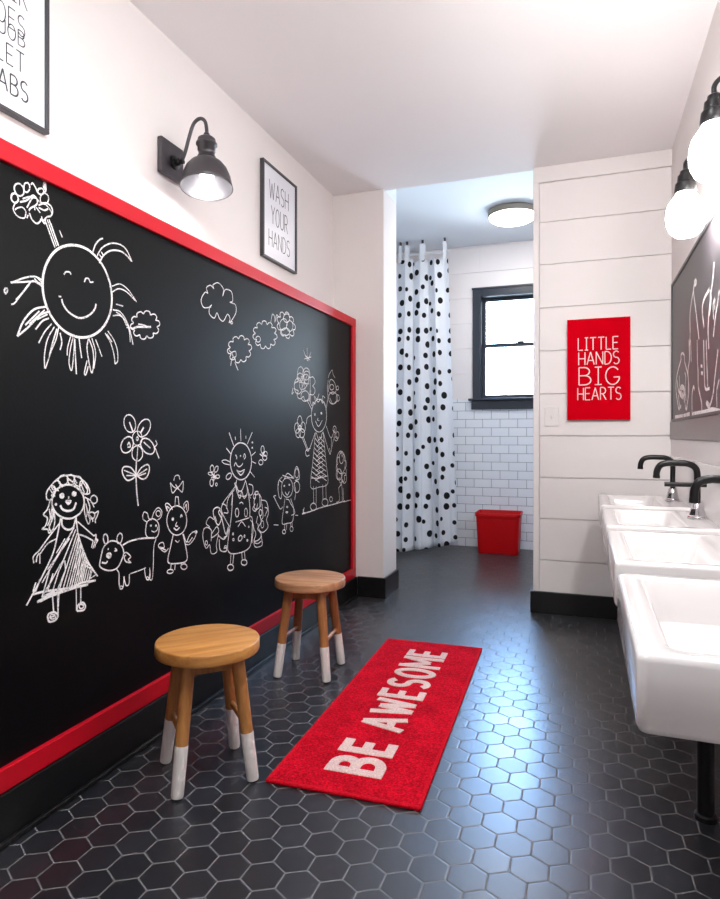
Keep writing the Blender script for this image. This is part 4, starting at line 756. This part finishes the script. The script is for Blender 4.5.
('chalk_flower','chalk flower on a stem left of the tall woman',[[4,1,[[2917,69],[2914,55],[2906,44],[2895,37],[2882,37],[2871,43],[2863,54],[2860,68],[2863,82],[2871,94],[2882,100],[2895,101],[2906,95],[2914,83],[2917,69]]],[4,1,[[2884,40],[2881,29],[2873,20],[2862,15],[2849,15],[2838,20],[2831,29],[2828,40],[2831,51],[2838,60],[2849,65],[2862,66],[2873,61],[2881,52],[2884,40]]],[4,1,[[2956,45],[2953,34],[2945,24],[2933,19],[2921,19],[2909,24],[2901,33],[2898,45],[2901,56],[2909,65],[2921,71],[2933,71],[2945,66],[2953,57],[2956,45]]],[4,1,[[2898,14],[2895,5],[2887,-3],[2876,-8],[2863,-7],[2852,-3],[2845,4],[2842,14],[2845,23],[2852,31],[2863,36],[2876,36],[2887,32],[2895,24],[2898,14]]],[4,1,[[2947,14],[2943,5],[2934,-3],[2920,-8],[2905,-8],[2892,-3],[2882,4],[2879,14],[2882,24],[2892,32],[2905,36],[2920,36],[2934,32],[2943,24],[2947,14]]],[5,1,[[2908,41],[2906,35],[2900,31],[2893,29],[2884,29],[2877,31],[2872,35],[2870,40],[2872,45],[2877,50],[2884,52],[2893,52],[2900,50],[2906,46],[2908,41]]],[4,0,[[2917,-10],[2976,-71]]],[4,0,[[2932,-6],[2996,-79]]]]),
('chalk_flower','chalk flower on a stem right of the tall woman',[[4,1,[[3384,39],[3381,31],[3374,25],[3364,21],[3354,21],[3344,25],[3337,31],[3335,39],[3337,47],[3344,53],[3354,57],[3364,57],[3374,54],[3381,47],[3384,39]]],[4,1,[[3428,5],[3425,-4],[3418,-12],[3408,-16],[3397,-16],[3387,-12],[3380,-4],[3378,5],[3380,14],[3387,21],[3397,25],[3408,25],[3418,21],[3425,14],[3428,5]]],[4,1,[[3409,-16],[3406,-21],[3399,-25],[3389,-28],[3378,-28],[3368,-25],[3361,-21],[3359,-16],[3361,-11],[3368,-7],[3378,-5],[3389,-5],[3399,-7],[3406,-11],[3409,-16]]],[4,1,[[3335,34],[3384,12]]],[4,0,[[3365,21],[3316,-68]]]]),
('chalk_tree','chalk tree beside the frame',[[4,1,[[3533,-159],[3526,-188],[3505,-210],[3476,-222],[3444,-220],[3416,-206],[3397,-182],[3390,-153],[3397,-125],[3416,-103],[3444,-91],[3476,-92],[3505,-106],[3526,-129],[3533,-159]]],[4,1,[[3531,-193],[3546,-205],[3549,-219],[3545,-230],[3534,-238],[3516,-236],[3520,-255],[3514,-267],[3504,-272],[3491,-270],[3478,-257],[3469,-273],[3458,-278],[3446,-275],[3438,-265],[3435,-246],[3419,-252],[3407,-248],[3400,-238],[3399,-225],[3408,-209],[3392,-203],[3385,-192],[3385,-180],[3392,-169],[3408,-164],[3399,-148],[3400,-135],[3407,-126],[3419,-123],[3435,-130],[3438,-112],[3446,-102],[3458,-101],[3469,-107],[3478,-123],[3491,-111],[3504,-110],[3514,-117],[3520,-130],[3516,-148],[3534,-148],[3545,-156],[3549,-168],[3546,-182],[3531,-193]]],[4,1,[[3500,-131],[3496,-146],[3487,-157],[3474,-163],[3459,-162],[3446,-155],[3438,-144],[3434,-129],[3438,-115],[3446,-104],[3459,-98],[3474,-98],[3487,-105],[3496,-117],[3500,-131]]],[4,1,[[3473,-228],[3469,-242],[3456,-253],[3438,-258],[3418,-257],[3400,-249],[3388,-237],[3384,-223],[3388,-209],[3400,-198],[3418,-193],[3438,-194],[3456,-201],[3469,-213],[3473,-228]]],[4,1,[[3553,-254],[3549,-268],[3538,-278],[3522,-283],[3504,-281],[3488,-274],[3477,-263],[3473,-249],[3477,-236],[3488,-226],[3504,-221],[3522,-222],[3538,-229],[3549,-240],[3553,-254]]],[4,1,[[3454,-201],[3473,-261],[3460,-296]]],[4,1,[[3422,-305],[3467,-287],[3480,-333],[3486,-388],[3560,-395]]],[4,1,[[3422,-305],[3434,-376],[3384,-385]]],[4,1,[[3493,-310],[3500,-382]]]]),
('chalk_ground_line','chalk ground line under the tall woman',[[6,1,[[2917,-398],[3027,-396],[3160,-391],[3335,-392],[3526,-390]]],[4,1,[[2942,-368],[2927,-395]]],[4,1,[[3560,-393],[3629,-395]]],[5,1,[[2930,-374],[2938,-393],[3014,-398]]],[4,1,[[2917,-394],[3014,-398]]]]),
]
CHALK_RIGHT=[
('chalk_figure','tall peaked chalk figures',[[13,1,[[2873,639],[2933,608],[3020,530],[3020,438],[3046,374]]],[13,1,[[2893,627],[2933,608],[2867,501],[2797,383]]],[13,1,[[2867,636],[2860,622],[2893,620],[2906,636],[2873,639]]],[13,1,[[2578,535],[2686,519],[2726,486],[2686,412]]],[13,1,[[2562,527],[2562,493],[2591,441],[2604,384],[2588,318]]],[13,1,[[2562,527],[2542,489],[2578,438]]],[13,1,[[2479,481],[2508,463],[2498,410]]],[13,1,[[2474,478],[2479,439]]],[13,1,[[2399,491],[2432,449],[2467,414],[2503,350]]],[13,1,[[2488,609],[2503,571],[2542,513]]],[13,1,[[3050,417],[3033,334],[3076,284],[3050,194],[3120,122]]],[13,1,[[3007,411],[2991,316]]],[13,1,[[2842,387],[2835,305],[2820,259],[2813,197],[2742,131],[2735,100]]],[13,1,[[2695,366],[2682,246],[2662,180],[2575,173]]],[13,1,[[2643,359],[2631,281],[2612,182]]],[13,1,[[2423,295],[2483,194],[2511,147],[2581,106],[2643,123]]],[13,1,[[2631,128],[2569,111]]],[13,1,[[2402,192],[2444,153],[2439,99]]],[13,0,[[2756,274],[2722,268]]],[13,0,[[2749,245],[2708,240]]],[13,1,[[2966,96],[2966,175],[2926,205],[2903,190]]]]),
('chalk_tree','small pointed chalk tree',[[13,1,[[3282,355],[3292,379],[3242,384],[3185,366],[3175,336],[3093,279]]],[13,1,[[3292,357],[3418,302],[3462,237],[3385,148],[3354,128]]],[13,1,[[3166,328],[3093,279],[3067,229],[3093,135],[3138,120],[3166,152]]],[16,1,[[3175,202],[3183,192],[3204,185],[3235,182],[3270,184],[3302,191],[3325,201],[3333,213],[3325,223],[3302,230],[3270,233],[3235,230],[3204,223],[3183,213],[3175,202]]],[13,1,[[3213,205],[3217,199],[3228,196],[3243,194],[3261,195],[3277,199],[3288,204],[3292,210],[3288,215],[3277,219],[3261,221],[3243,219],[3228,216],[3217,211],[3213,205]]],[13,1,[[3343,288],[3333,235]]],[13,1,[[3418,272],[3364,215],[3262,201]]],[13,1,[[3375,200],[3333,146],[3282,136]]],[13,1,[[3166,286],[3138,262],[3157,222],[3129,157]]],[13,1,[[3204,225],[3166,187],[3185,153]]],[13,1,[[3354,128],[3282,143]]],[13,1,[[3272,194],[3213,169]]]]),
('chalk_ground_line','thick chalk line along the bottom of the board',[[20,1,[[3496,92],[3213,90],[3033,93]]],[20,1,[[2966,87],[2695,87],[2540,93],[2389,81]]],[20,1,[[2950,90],[2631,89],[2511,91]]]]),
]


def chalk(parts, par, x, sgn):
    rnd = random.Random(5)
    for nm, lab, strokes in parts:
        bm = bmesh.new()
        k = 0
        for w, sm, pts in strokes:
            P = [(a / 1000., b / 1000. + 1.0, 0) for a, b in pts]
            if sm and len(P) > 2:
                P = smooth_path(P, 4)
            P = [(p[0], p[1]) for p in P]
            k += 1
            lift = .0003 + .00004 * (k % 12)
            ribbon(bm, P, w / 1000. * rnd.uniform(.85, 1.15), lambda u, v, t, lift=lift: (x + sgn * (lift + t * .4), u, v), .0008)
        bmesh.ops.translate(bm, verts=bm.verts, vec=tuple(-v for v in par.location))
        o = link(nm, bm, M['chalk'], par)
        if lab:
            o['label'] = lab
chalk(CHALK_LEFT, cb, -1.354, 1)

# ------------------------------------------------------------------ chalkboard on the right wall
rb = empty('chalkboard', 'dark grey chalkboard with thin frame above the white sinks', 'chalkboard', (XR, 2.0, 1.43))
cpart('writing_surface', boxbm(.4300, XR - .0005, .45, 3.592, 1.082, 1.775), M['board2'], rb)
bm = bmesh.new()
box(bm, .4245, XR - .0005, .44, 3.602, 1.768, 1.784, bev=.002)
box(bm, .4245, XR - .0005, .44, 3.602, 1.074, 1.086, bev=.002)
box(bm, .4245, XR - .0005, 3.588, 3.602, 1.076, 1.782, bev=.002)
box(bm, .4245, XR - .0005, .44, .454, 1.076, 1.782, bev=.002)
cpart('frame', bm, M['frame'], rb)
chalk(CHALK_RIGHT, rb, .4300, -1)
cpart('lower_strip', boxbm(.4300, XR - .0005, .44, YP - .006, .983, 1.0735, bev=.0015), M['rail'], rb)  # flat grey strip that makes the dark band below the board

# ------------------------------------------------------------------ framed prints
def picture(name, label, x, y0, y1, z0, z1, lines, letters):
    o = empty(name, label, 'framed print', (XL, (y0 + y1) / 2, z0), 0, 'framed prints on the left wall')
    fw, d = .011, .022
    bm = bmesh.new()
    for a in ((y0, y1, z0, z0 + fw), (y0, y1, z1 - fw, z1), (y0, y0 + fw, z0 + fw, z1 - fw), (y1 - fw, y1, z0 + fw, z1 - fw)):
        box(bm, XL + .0005, XL + d, *a, bev=.0015, seg=1)
    cpart('frame', bm, M['frame'], o)
    cpart('print', boxbm(XL + .0005, XL + .013, y0 + .005, y1 - .005, z0 + .005, z1 - .005), M['paper'], o)
    bm = bmesh.new()
    for i, (s_, a, b, z, h, pen) in enumerate(lines):
        text_strokes(bm, s_, a, b, z, h, pen, lambda u, v, t: (XL + .0131 + t, u, v), gap=.2, lift=.0003, wob=.03, seed=i + 3)
    cpart('lettering', bm, M['black_letter'], o)
    return o
Z0, Z1 = 1.885, 2.366
hh = Z1 - Z0
picture('framed_print', 'black framed print reading WASH YOUR HANDS', XL, 2.739, 3.122, Z0, Z1, [
    ('WASH', 2.815, 3.03, Z1 - hh * .345, hh * .19, .0052),
    ('YOUR', 2.835, 3.02, Z1 - hh * .60, hh * .185, .0052),
    ('HANDS', 2.81, 3.045, Z1 - hh * .85, hh * .17, .0052)], 0)
picture('framed_print', 'black framed print cut off by the upper left edge of the photo', XL, 1.045, 1.432, Z0, Z1, [
    ('FABS', 1.235, 1.362, 1.943, .055, .0052),
    ('ILET', 1.238, 1.350, 2.021, .055, .0042),
    ('AUOB', 1.230, 1.352, 2.092, .042, .0036),
    ('OES', 1.262, 1.352, 2.122, .056, .0036),
    ('IR', 1.310, 1.360, 2.205, .055, .0036)], 0)

# ------------------------------------------------------------------ gooseneck wall lamp
lamp = empty('wall_lamp', 'dark metal gooseneck barn lamp above the black chalkboard', 'lamp', (XL, 2.028, 2.05))
LY = 2.028
cpart('backplate', boxbm(XL + .0005, XL + .022, LY - .078, LY + .060, 1.985, 2.12, bev=.006), M['gunmetal'], lamp)
bm = bmesh.new()
SXc = -1.335
ctrl = [(XL + .02, LY, 2.047), (XL + .05, LY, 2.047), (XL + .068, LY, 2.075), (XL + .088, LY, 2.135), (XL + .108, LY, 2.182), (XL + .135, LY, 2.197), (XL + .157, LY, 2.184), (SXc, LY, 2.152), (SXc, LY, 2.12)]
tube(bm, smooth_path(ctrl, 8), .0068, 12)
cpart('arm', bm, M['gunmetal'], lamp, True)
bm = bmesh.new()
cz = 2.047
loops = []
for xx, rr in ((XL + .021, .026), (XL + .028, .026), (XL + .032, .014), (XL + .045, .014), (XL + .048, .010), (XL + .062, .010)):
    loops.append([(xx, LY + rr * math.cos(2 * PI * k / 24), cz + rr * math.sin(2 * PI * k / 24)) for k in range(24)])
loft(bm, loops, True, True)
cpart('knuckle', bm, M['blackmetal'], lamp)
bm = bmesh.new()
lathe(bm, [(.008, 2.140), (.012, 2.132), (.012, 2.124), (.024, 2.122), (.032, 2.116), (.034, 2.108), (.034, 2.100), (.039, 2.099), (.039, 2.092), (.033, 2.091), (.033, 2.070), (.030, 2.069), (.030, 2.050), (.034, 2.049), (.034, 2.030)], SXc, LY, 0)
cpart('socket_cap', bm, M['gunmetal'], lamp, True)
shade = None
bm = bmesh.new()
outp = [(.034, 2.034), (.046, 2.030), (.062, 2.018), (.077, 1.998), (.088, 1.970), (.094, 1.940), (.0975, 1.925)]
lathe(bm, outp, SXc, LY, 0, 48, False, False)
TILT = Matrix.Translation((SXc, LY, 2.034)) @ Matrix.Rotation(R(-8), 4, Vector((.83, .55, 0))) @ Matrix.Translation((-SXc, -LY, -2.034))
bmesh.ops.transform(bm, matrix=TILT, verts=bm.verts)
shade = cpart('lamp_shade', bm, M['gunmetal'], lamp, True)
sm_ = shade.modifiers.new('thickness', 'SOLIDIFY')
sm_.thickness = .0015
bm = bmesh.new()
lathe(bm, [(max(.012, r - .0045), z - .003) for r, z in outp[:-1]] + [(.0945, 1.9255)], SXc, LY, 0, 48, True, False)
bmesh.ops.transform(bm, matrix=TILT, verts=bm.verts)
bmesh.ops.translate(bm, verts=bm.verts, vec=tuple(-v for v in lamp.location))
rf = link('reflector', bm, M['silver'], shade, True)
bm = bmesh.new()
lathe(bm, [(.004, 1.944), (.016, 1.948), (.024, 1.958), (.027, 1.972), (.024, 1.988), (.014, 2.006), (.012, 2.020)], SXc, LY, 0, 24)
bmesh.ops.transform(bm, matrix=TILT, verts=bm.verts)
cpart('bulb', bm, M['bulb'], lamp, True)
sl = bpy.data.lights.new('wall_lamp_light', 'POINT')
sl.energy = SPOT_W
sl.color = (1, .95, .93)
sl.shadow_soft_size = .012
so = bpy.data.objects.new('wall_lamp_light', sl)
COL.objects.link(so)
so.parent = lamp
so.location = (TILT @ Vector((SXc, LY, 1.931))) - lamp.location

# ------------------------------------------------------------------ flush ceiling lights
def flush_light(label, x, y, zc, rad, diff, rz=.05, dz=.05):
    o = empty('ceiling_light', label, 'ceiling light', (x, y, zc))
    bm = bmesh.new()
    lathe(bm, [(rad * .93, 0), (rad, -.004), (rad, -rz + .004), (rad * .985, -rz), (rad * .95, -rz)], n=56)
    link('rim', bm, M['nickel'], o, True, 40)
    bm = bmesh.new()
    pr = [(rad * .955 * math.cos(R(a)), -rz + .002 - dz * math.sin(R(a))) for a in (0, 15, 30, 45, 60, 75, 86)]
    lathe(bm, pr, n=56, cap0=False)
    link('diffuser', bm, diff, o, True)
    return o
flush_light('round flush ceiling light with a metal rim beyond the doorway', -.515, 4.90, ZF, .182, M['diff_far'])
flush_light('unseen flush ceiling light added over the basin room to fill it with light', -.5, .85, ZC, .21, M['diff_fill'])  # fitting added out of view to give the room fill light

# ------------------------------------------------------------------ wall sconces with glowing globes over the basins
GX = .338
def sconce_parts(o, y):
    bm = bmesh.new()
    loops = []
    for xx, rr in ((XR - .0005, .055), (XR - .012, .055), (XR - .020, .046), (XR - .026, .014)):
        loops.append([(xx - XR, rr * math.cos(2 * PI * k / 32), .11 + rr * math.sin(2 * PI * k / 32)) for k in range(32)])
    loft(bm, loops, True, True)
    link('wall_plate', bm, M['blackmetal'], o, True, 40)
    bm = bmesh.new()
    c = [(-.022, 0, .11), (-.05, 0, .122), (-.082, 0, .128), (GX - XR, 0, .108), (GX - XR, 0, .075), (GX - XR, 0, .05)]
    tube(bm, smooth_path(c, 8), .007, 12)
    link('arm', bm, M['blackmetal'], o, True)
    bm = bmesh.new()
    lathe(bm, [(.010, .085), (.018, .080), (.020, .066), (.026, .064), (.028, .040), (.034, .036), (.037, .008), (.034, .002)], GX - XR, 0, 0, 32)
    link('cap', bm, M['blackmetal'], o, True, 35)
    bm = bmesh.new()
    lathe(bm, [(.030, .006), (.033, -.004), (.044, -.018), (.056, -.036), (.063, -.060), (.064, -.084), (.060, -.112), (.050, -.134), (.034, -.148), (.014, -.153)], GX - XR, 0, 0, 40)
    link('globe', bm, M['globe'], o, True)
SC_Z = 1.855
sc_labels = ['wall sconce with a glowing white globe, the farther one, near the shiplap wall',
             'wall sconce with a glowing white globe, cut by the right edge of the photo',
             'added unseen wall sconce with a glowing white globe, extra light over the nearest basin']
for y, lb in zip((2.474, 1.953, 1.432), sc_labels):  # the nearest sconce is out of view, added for more room light
    o = empty('wall_sconce', lb, 'wall light', (XR, y, SC_Z), 0, 'globe sconces over the basins')
    sconce_parts(o, y)

# ------------------------------------------------------------------ sinks
def rrect(x0, x1, y0, y1, r, z, n=6):
    pts = []
    for cx, cy, a in ((x1 - r, y1 - r, 0), (x0 + r, y1 - r, 90), (x0 + r, y0 + r, 180), (x1 - r, y0 + r, 270)):
        for k in range(n + 1):
            t = R(a + 90 * k / n)
            pts.append((cx + r * math.cos(t), cy + r * math.sin(t), z))
    return pts
ZR, XS, SL = .698, .069, .558
def sink(y0, label):
    yc = y0 + SL / 2
    o = empty('sink', label, 'sink', (.26, yc, 0), 0, 'white basins along the right wall')
    bm = bmesh.new()
    x0, x1, ya, yb = XS - .26, XR - .26 - .0095, -SL / 2, SL / 2
    zb = ZR - .113
    L = [rrect(x0 + .012, x1, ya + .012, yb - .012, .012, zb), rrect(x0 + .003, x1, ya + .003, yb - .003, .014, zb + .004),
         rrect(x0, x1, ya, yb, .015, zb + .012), rrect(x0, x1, ya, yb, .015, ZR - .010), rrect(x0 + .003, x1 - .002, ya + .003, yb - .003, .014, ZR - .003),
         rrect(x0 + .010, x1 - .004, ya + .010, yb - .010, .012, ZR)]
    bx0, bx1, by0, by1 = x0 + .048, x1 - .108, ya + .045, yb - .045
    L += [rrect(bx0 - .008, bx1 + .008, by0 - .008, by1 + .008, .030, ZR - .0005), rrect(bx0, bx1, by0, by1, .028, ZR - .006), rrect(bx0 + .010, bx1 - .008, by0 + .012, by1 - .012, .032, ZR - .055),
          rrect(bx0 + .018, bx1 - .016, by0 + .022, by1 - .022, .036, ZR - .082), rrect(bx0 + .045, bx1 - .045, by0 + .06, by1 - .06, .04, ZR - .092)]
    loft(bm, L, True, True)
    link('basin', bm, M['ceramic'], o, True, 50)
    bm = bmesh.new()
    lathe(bm, [(.022, ZR - .0925), (.024, ZR - .0905), (.019, ZR - .0895), (.010, ZR - .0895)], (bx0 + bx1) / 2, 0, 0, 24)
    link('drain', bm, M['chrome'], o, True, 40)
    bm = bmesh.new()
    px, py = .040, -.06
    tube(bm, [(px, py, zb + .001), (px, py, .012)], .021, 16)
    lathe(bm, [(.030, zb + .0005), (.030, zb - .03), (.022, zb - .035), (.018, zb - .05)], px, py, 0, 24)
    lathe(bm, [(.022, .016), (.027, .012), (.028, 0.0005)], px, py, 0, 24)
    lathe(bm, [(.0215, .30), (.026, .298), (.026, .27), (.0215, .268)], px, py, 0, 20)
    link('drain_pipe', bm, M['blackmetal'], o, True, 40)
    return o
SY = [.947, 1.630, 2.280, 2.946]
SLAB = ['white rectangular sink nearest the camera at the right edge',
        'white rectangular sink second from the camera',
        'white rectangular sink third from the camera, second from the shiplap wall',
        'white rectangular sink farthest away, against the shiplap wall']
for y, lb in zip(SY, SLAB):
    sink(y, lb)

def faucet(y, label, tip=.250, lever=False, dz=0):
    o = empty('faucet', label, 'faucet', (.388, y, ZR), 0, 'black faucets on the basins')
    bm = bmesh.new()
    lathe(bm, [(.033, .0005), (.033, .007), (.028, .010), (.029, .016), (.022, .036), (.023, .041), (.021, .043), (.018, .056), (.013, .060)], 0, 0, 0, 28)
    link('base', bm, M['chrome'], o, True, 40)
    t = tip - .388
    bm = bmesh.new()
    c = [(0, 0, .055), (0, 0, .11), (0, 0, .165 - dz), (-.008, 0, .188 - dz), (-.030, 0, .200 - dz), (-.055, 0, .202 - dz), (t + .040, 0, .202 - dz), (t + .014, 0, .194 - dz), (t + .002, 0, .172 - dz), (t, 0, .146 - dz * 1.6)]
    pts = smooth_path(c, 7)
    tube(bm, pts, [.0115] * (len(pts) - 3) + [.0125] * 3, 16)
    link('spout', bm, M['blackmetal'], o, True)
    if lever:
        bm = bmesh.new()
        tube(bm, [(-.108, 0, .124), (-.104, 0, .124), (.03, 0, .124)], .0085, 14)
        link('lever', bm, M['blackmetal'], o, True, 40)
    return o
faucet(3.235, 'slim black faucet on the sink against the shiplap wall', .250)
faucet(2.565, 'black faucet with a side lever and chrome base, between two others', .253, True)
faucet(1.905, 'thick black faucet cut by the right edge of the photo', .280, dz=.016)
faucet(1.225, 'black faucet out of the photo on the nearest sink', .268)

# ------------------------------------------------------------------ red sign, switch
sg = empty('wall_sign', 'red canvas sign reading LITTLE HANDS BIG HEARTS on the shiplap wall', 'sign', (.074, YP - .004, 1.09))
cpart('canvas', boxbm(-.0874, .2355, YP - .026, YP - .0035, 1.089, 1.645, bev=.002), M['redsign'], sg)
bm = bmesh.new()
def sgput(u, v, t):
    return (u, YP - .0261 - t, v)
for i, (s_, a, b, z, h, pen) in enumerate([('LITTLE', .142, .80, .69, .121, .0052), ('HANDS', .150, .815, .545, .124, .0052), ('BIG', .155, .825, .345, .172, .0060), ('HEARTS', .135, .845, .197, .120, .0050)]):
    text_strokes(bm, s_, -.0874 + .323 * (a + .035), -.0874 + .323 * (b + .01), 1.089 + .556 * z, .556 * h, pen, sgput, lift=.0004, wob=.008, seed=i, gap=.17)
cpart('lettering', bm, M['white_letter'], sg)

sw = empty('light_switch', 'white light switch plate left of the red sign', 'light switch', (-.172, YP, 1.105))
cpart('plate', boxbm(-.210, -.134, YP - .006, YP - .0005, 1.055, 1.160, bev=.002), M['plate'], sw)
cpart('toggle', boxbm(-.176, -.168, YP - .016, YP - .0055, 1.100, 1.118, bev=.002), M['plate'], sw)

# ------------------------------------------------------------------ red rug
RA = math.atan2(.039, 1.331)
rug = empty('rug', 'red bath runner with cream BE AWESOME lettering on the tiled floor', 'rug', (-.866, 1.613, 0), RA)
RW, RL = .458, 1.331
link('pile', boxbm(.006, RW - .006, .006, RL - .006, .0005, .009, bev=.003), M['rug'], rug)
bm = bmesh.new()
for a in ((0, RW, 0, .014), (0, RW, RL - .014, RL), (0, .014, .012, RL - .012), (RW - .014, RW, .012, RL - .012)):
    box(bm, *a, .0003, .0105, bev=.004, seg=2)
link('binding', bm, M['rug_edge'], rug)
bm = bmesh.new()
def rgput(u, v, t):
    # u along the rug (+Y), v towards -X
    return (RW - v, u, .0088 + t)
hL, pen = .178, .034
v0 = RW - .318
text_strokes(bm, 'BE', .105, .325, v0, hL, pen, rgput, gap=.34, lift=.0022, inset=pen / 2, q=.04)
link('word_lettering', bm, M['rug_letter'], rug)
bm = bmesh.new()
text_strokes(bm, 'AWESOME', .392, 1.222, v0, hL, pen * .84, rgput, gap=.30, lift=.0022, inset=pen * .42, q=.04)
link('word_lettering', bm, M['rug_letter'], rug)

# ------------------------------------------------------------------ stools
def stool(label, x, y, rz, seat_m, leg_m, zt, rseat):
    o = empty('stool', label, 'stool', (x, y, 0), rz, 'dip painted wooden stools')
    bm = bmesh.new()
    t = .036
    lathe(bm, [(rseat - .006, zt - t), (rseat - .0015, zt - t + .002), (rseat, zt - t + .006), (rseat, zt - .0045), (rseat - .0015, zt - .0012), (rseat - .005, zt)], n=64)
    link('seat', bm, seat_m, o, True, 50)
    bm = bmesh.new()
    for k in range(4):
        a0 = PI / 4 + k * PI / 2
        p0 = Vector((.090 * math.cos(a0), .090 * math.sin(a0), 0))
        p1 = Vector((.090 * math.cos(a0 + PI / 2), .090 * math.sin(a0 + PI / 2), 0))
        u = (p1 - p0).normalized()
        n = Vector((u.y, -u.x, 0)) * .009
        top, bot = zt - t + .0005, zt - t - .040
        vs_ = [bm.verts.new(q) for q in (p0 - n + Vector((0, 0, bot)), p1 - n + Vector((0, 0, bot)), p1 + n + Vector((0, 0, bot)), p0 + n + Vector((0, 0, bot)),
                                         p0 - n + Vector((0, 0, top)), p1 - n + Vector((0, 0, top)), p1 + n + Vector((0, 0, top)), p0 + n + Vector((0, 0, top)))]
        for f in ((0, 1, 2, 3), (4, 5, 6, 7), (0, 1, 5, 4), (1, 2, 6, 5), (2, 3, 7, 6), (3, 0, 4, 7)):
            bm.faces.new([vs_[i] for i in f])
    link('apron', bm, leg_m, o)
    ztop = zt - t
    def at(k, z):
        a0 = PI / 4 + k * PI / 2
        f = 1 - z / ztop
        r = .098 + (.152 - .098) * f
        return Vector((r * math.cos(a0), r * math.sin(a0), z))
    for k in range(4):
        bm = bmesh.new()
        zs_ = [ztop + .0005, .25, .138]
        tube(bm, [at(k, z) for z in zs_], [.0195, .0190, .0182], 20)
        lg = link('leg', bm, leg_m, o, True, 40)
        bm = bmesh.new()
        tube(bm, [at(k, z) for z in (.139, .06, .010, .004)], [.0187, .0180, .0175, .0160], 20)
        plabel(link('painted_foot', bm, M['dip'], lg, True, 40), 'white painted lower part of the leg')
        bm = bmesh.new()
        tube(bm, [at(k, z) for z in (.0045, .0003)], .0150, 16)
        link('foot_pad', bm, M['rubber'], lg, True, 40)
    for k in (1, 3):
        bm = bmesh.new()
        tube(bm, [at(k, .158), at((k + 1) % 4, .158)], .0085, 12)
        link('stretcher', bm, leg_m, o, True, 40)
    return o
stool('golden oak stool with white dipped legs, nearer the camera beside the rug corner', -1.056, 1.612, R(45), M['oak'], M['oak_leg'], .396, .152)
stool('paler wooden stool with white dipped legs, farther one near the pillar', -1.100, 2.452, R(5), M['pale'], M['pale_leg'], .399, .150)

# ------------------------------------------------------------------ red waste bin
bn = empty('waste_bin', 'red plastic waste bin on the floor under the window', 'waste bin', (-.688, 5.49, 0))
bm = bmesh.new()
def rr2(wx, wy, r, z):
    return rrect(-wx / 2, wx / 2, -wy / 2, wy / 2, r, z)
hb = .348
L = [rr2(.310, .200, .03, .0005), rr2(.332, .222, .035, .004), rr2(.335, .225, .035, .012), rr2(.362, .262, .035, hb - .035)]
L += [rr2(.362, .262, .035, hb - .034), rr2(.376, .274, .037, hb - .032), rr2(.382, .280, .037, hb - .003), rr2(.378, .276, .036, hb), rr2(.368, .266, .035, hb), rr2(.364, .262, .034, hb - .006),
      rr2(.352, .256, .033, hb - .04), rr2(.320, .220, .033, .016), rr2(.300, .200, .03, .012)]
loft(bm, L, True, True)
link('body', bm, M['redbin'], bn, True, 40)
bm = bmesh.new()
box(bm, -.028, .028, -.1325, -.126, hb - .062, hb - .048, bev=.002)
link('handle_grip', bm, M['redbin'], bn)

# ------------------------------------------------------------------ shower curtain
CXA, CXB, CY = -1.98, -1.118, 5.38
ct = empty('shower_curtain', 'white shower curtain with black dots hanging beside the window', 'shower curtain', (-1.5, CY, 0))
bm = bmesh.new()
NU, NV = 240, 60
uvl = bm.loops.layers.uv.new('UVMap')
def cloth(u, v):
    # u 0..1 left to right, v 0 bottom .. 1 top
    zt = 2.552 + .012 * math.cos(u * 2 * PI * 9.5)
    zbm = .012 + .055 * max(0, u - .45) / .55
    z = zbm + (zt - zbm) * v
    x = CXA + (CXB - CXA) * u + (1 - v) * .085 * u
    amp = .020 + .018 * (1 - v)
    ph = u * 2 * PI * 6.5
    y = CY + amp * math.sin(ph + .4 * math.sin(3 * v)) + .5 * amp * math.sin(ph * 1.7 + 1.3) * (1 - v * .5) - (1 - v) * .58 * (1 - u)
    x += .010 * math.sin(2 * ph + .8)
    return (x, y, z)
grid = [[bm.verts.new(cloth(i / NU, j / NV)) for j in range(NV + 1)] for i in range(NU + 1)]
arcl = [0]
for i in range(NU):
    arcl.append(arcl[-1] + (grid[i + 1][30].co - grid[i][30].co).length)
for i in range(NU):
    for j in range(NV):
        f = bm.faces.new((grid[i][j], grid[i + 1][j], grid[i + 1][j + 1], grid[i][j + 1]))
        for lp, (a, b) in zip(f.loops, ((i, j), (i + 1, j), (i + 1, j + 1), (i, j + 1))):
            lp[uvl].uv = (arcl[a], grid[a][b].co.z)
bmesh.ops.translate(bm, verts=bm.verts, vec=tuple(-v for v in ct.location))
cl = link('cloth', bm, M['curtain'], ct, True)
md = cl.modifiers.new('thickness', 'SOLIDIFY')
md.thickness = .0012
for xx, w in ((-1.90, .012), (-1.74, .012), (-1.62, .012), (-1.535, .012), (-1.475, .016), (-1.335, .022), (-1.137, .014)):
    bm = bmesh.new()
    box(bm, xx - w, xx + w, CY - .024, CY - .020, 2.535, 2.682, bev=.001, seg=1)
    box(bm, xx - w, xx + w, CY + .020, CY + .024, 2.575, 2.682, bev=.001, seg=1)
    box(bm, xx - w, xx + w, CY - .024, CY + .024, 2.679, 2.684, bev=.001, seg=1)
    bmesh.ops.translate(bm, verts=bm.verts, vec=tuple(-v for v in ct.location))
    tb = link('hanging_tab', bm, M['tab'], ct)
    bm = boxbm(xx - .008, xx + .008, CY - .010, CY + .010, 2.684, 2.7195, bev=.001, seg=1)
    bmesh.ops.translate(bm, verts=bm.verts, vec=tuple(-v for v in ct.location))
    plabel(link('ceiling_clip', bm, M['frame'], tb), 'dark clip at the ceiling')
bm = bmesh.new()
tube(bm, [(XFL + .001, CY, 2.600), (-1.10, CY, 2.600)], .008, 14)
tag(link('curtain_rod', bm, M['rod'], None, True, 40), 'thin white rod behind the curtain tabs near the shower ceiling', 'curtain rod')
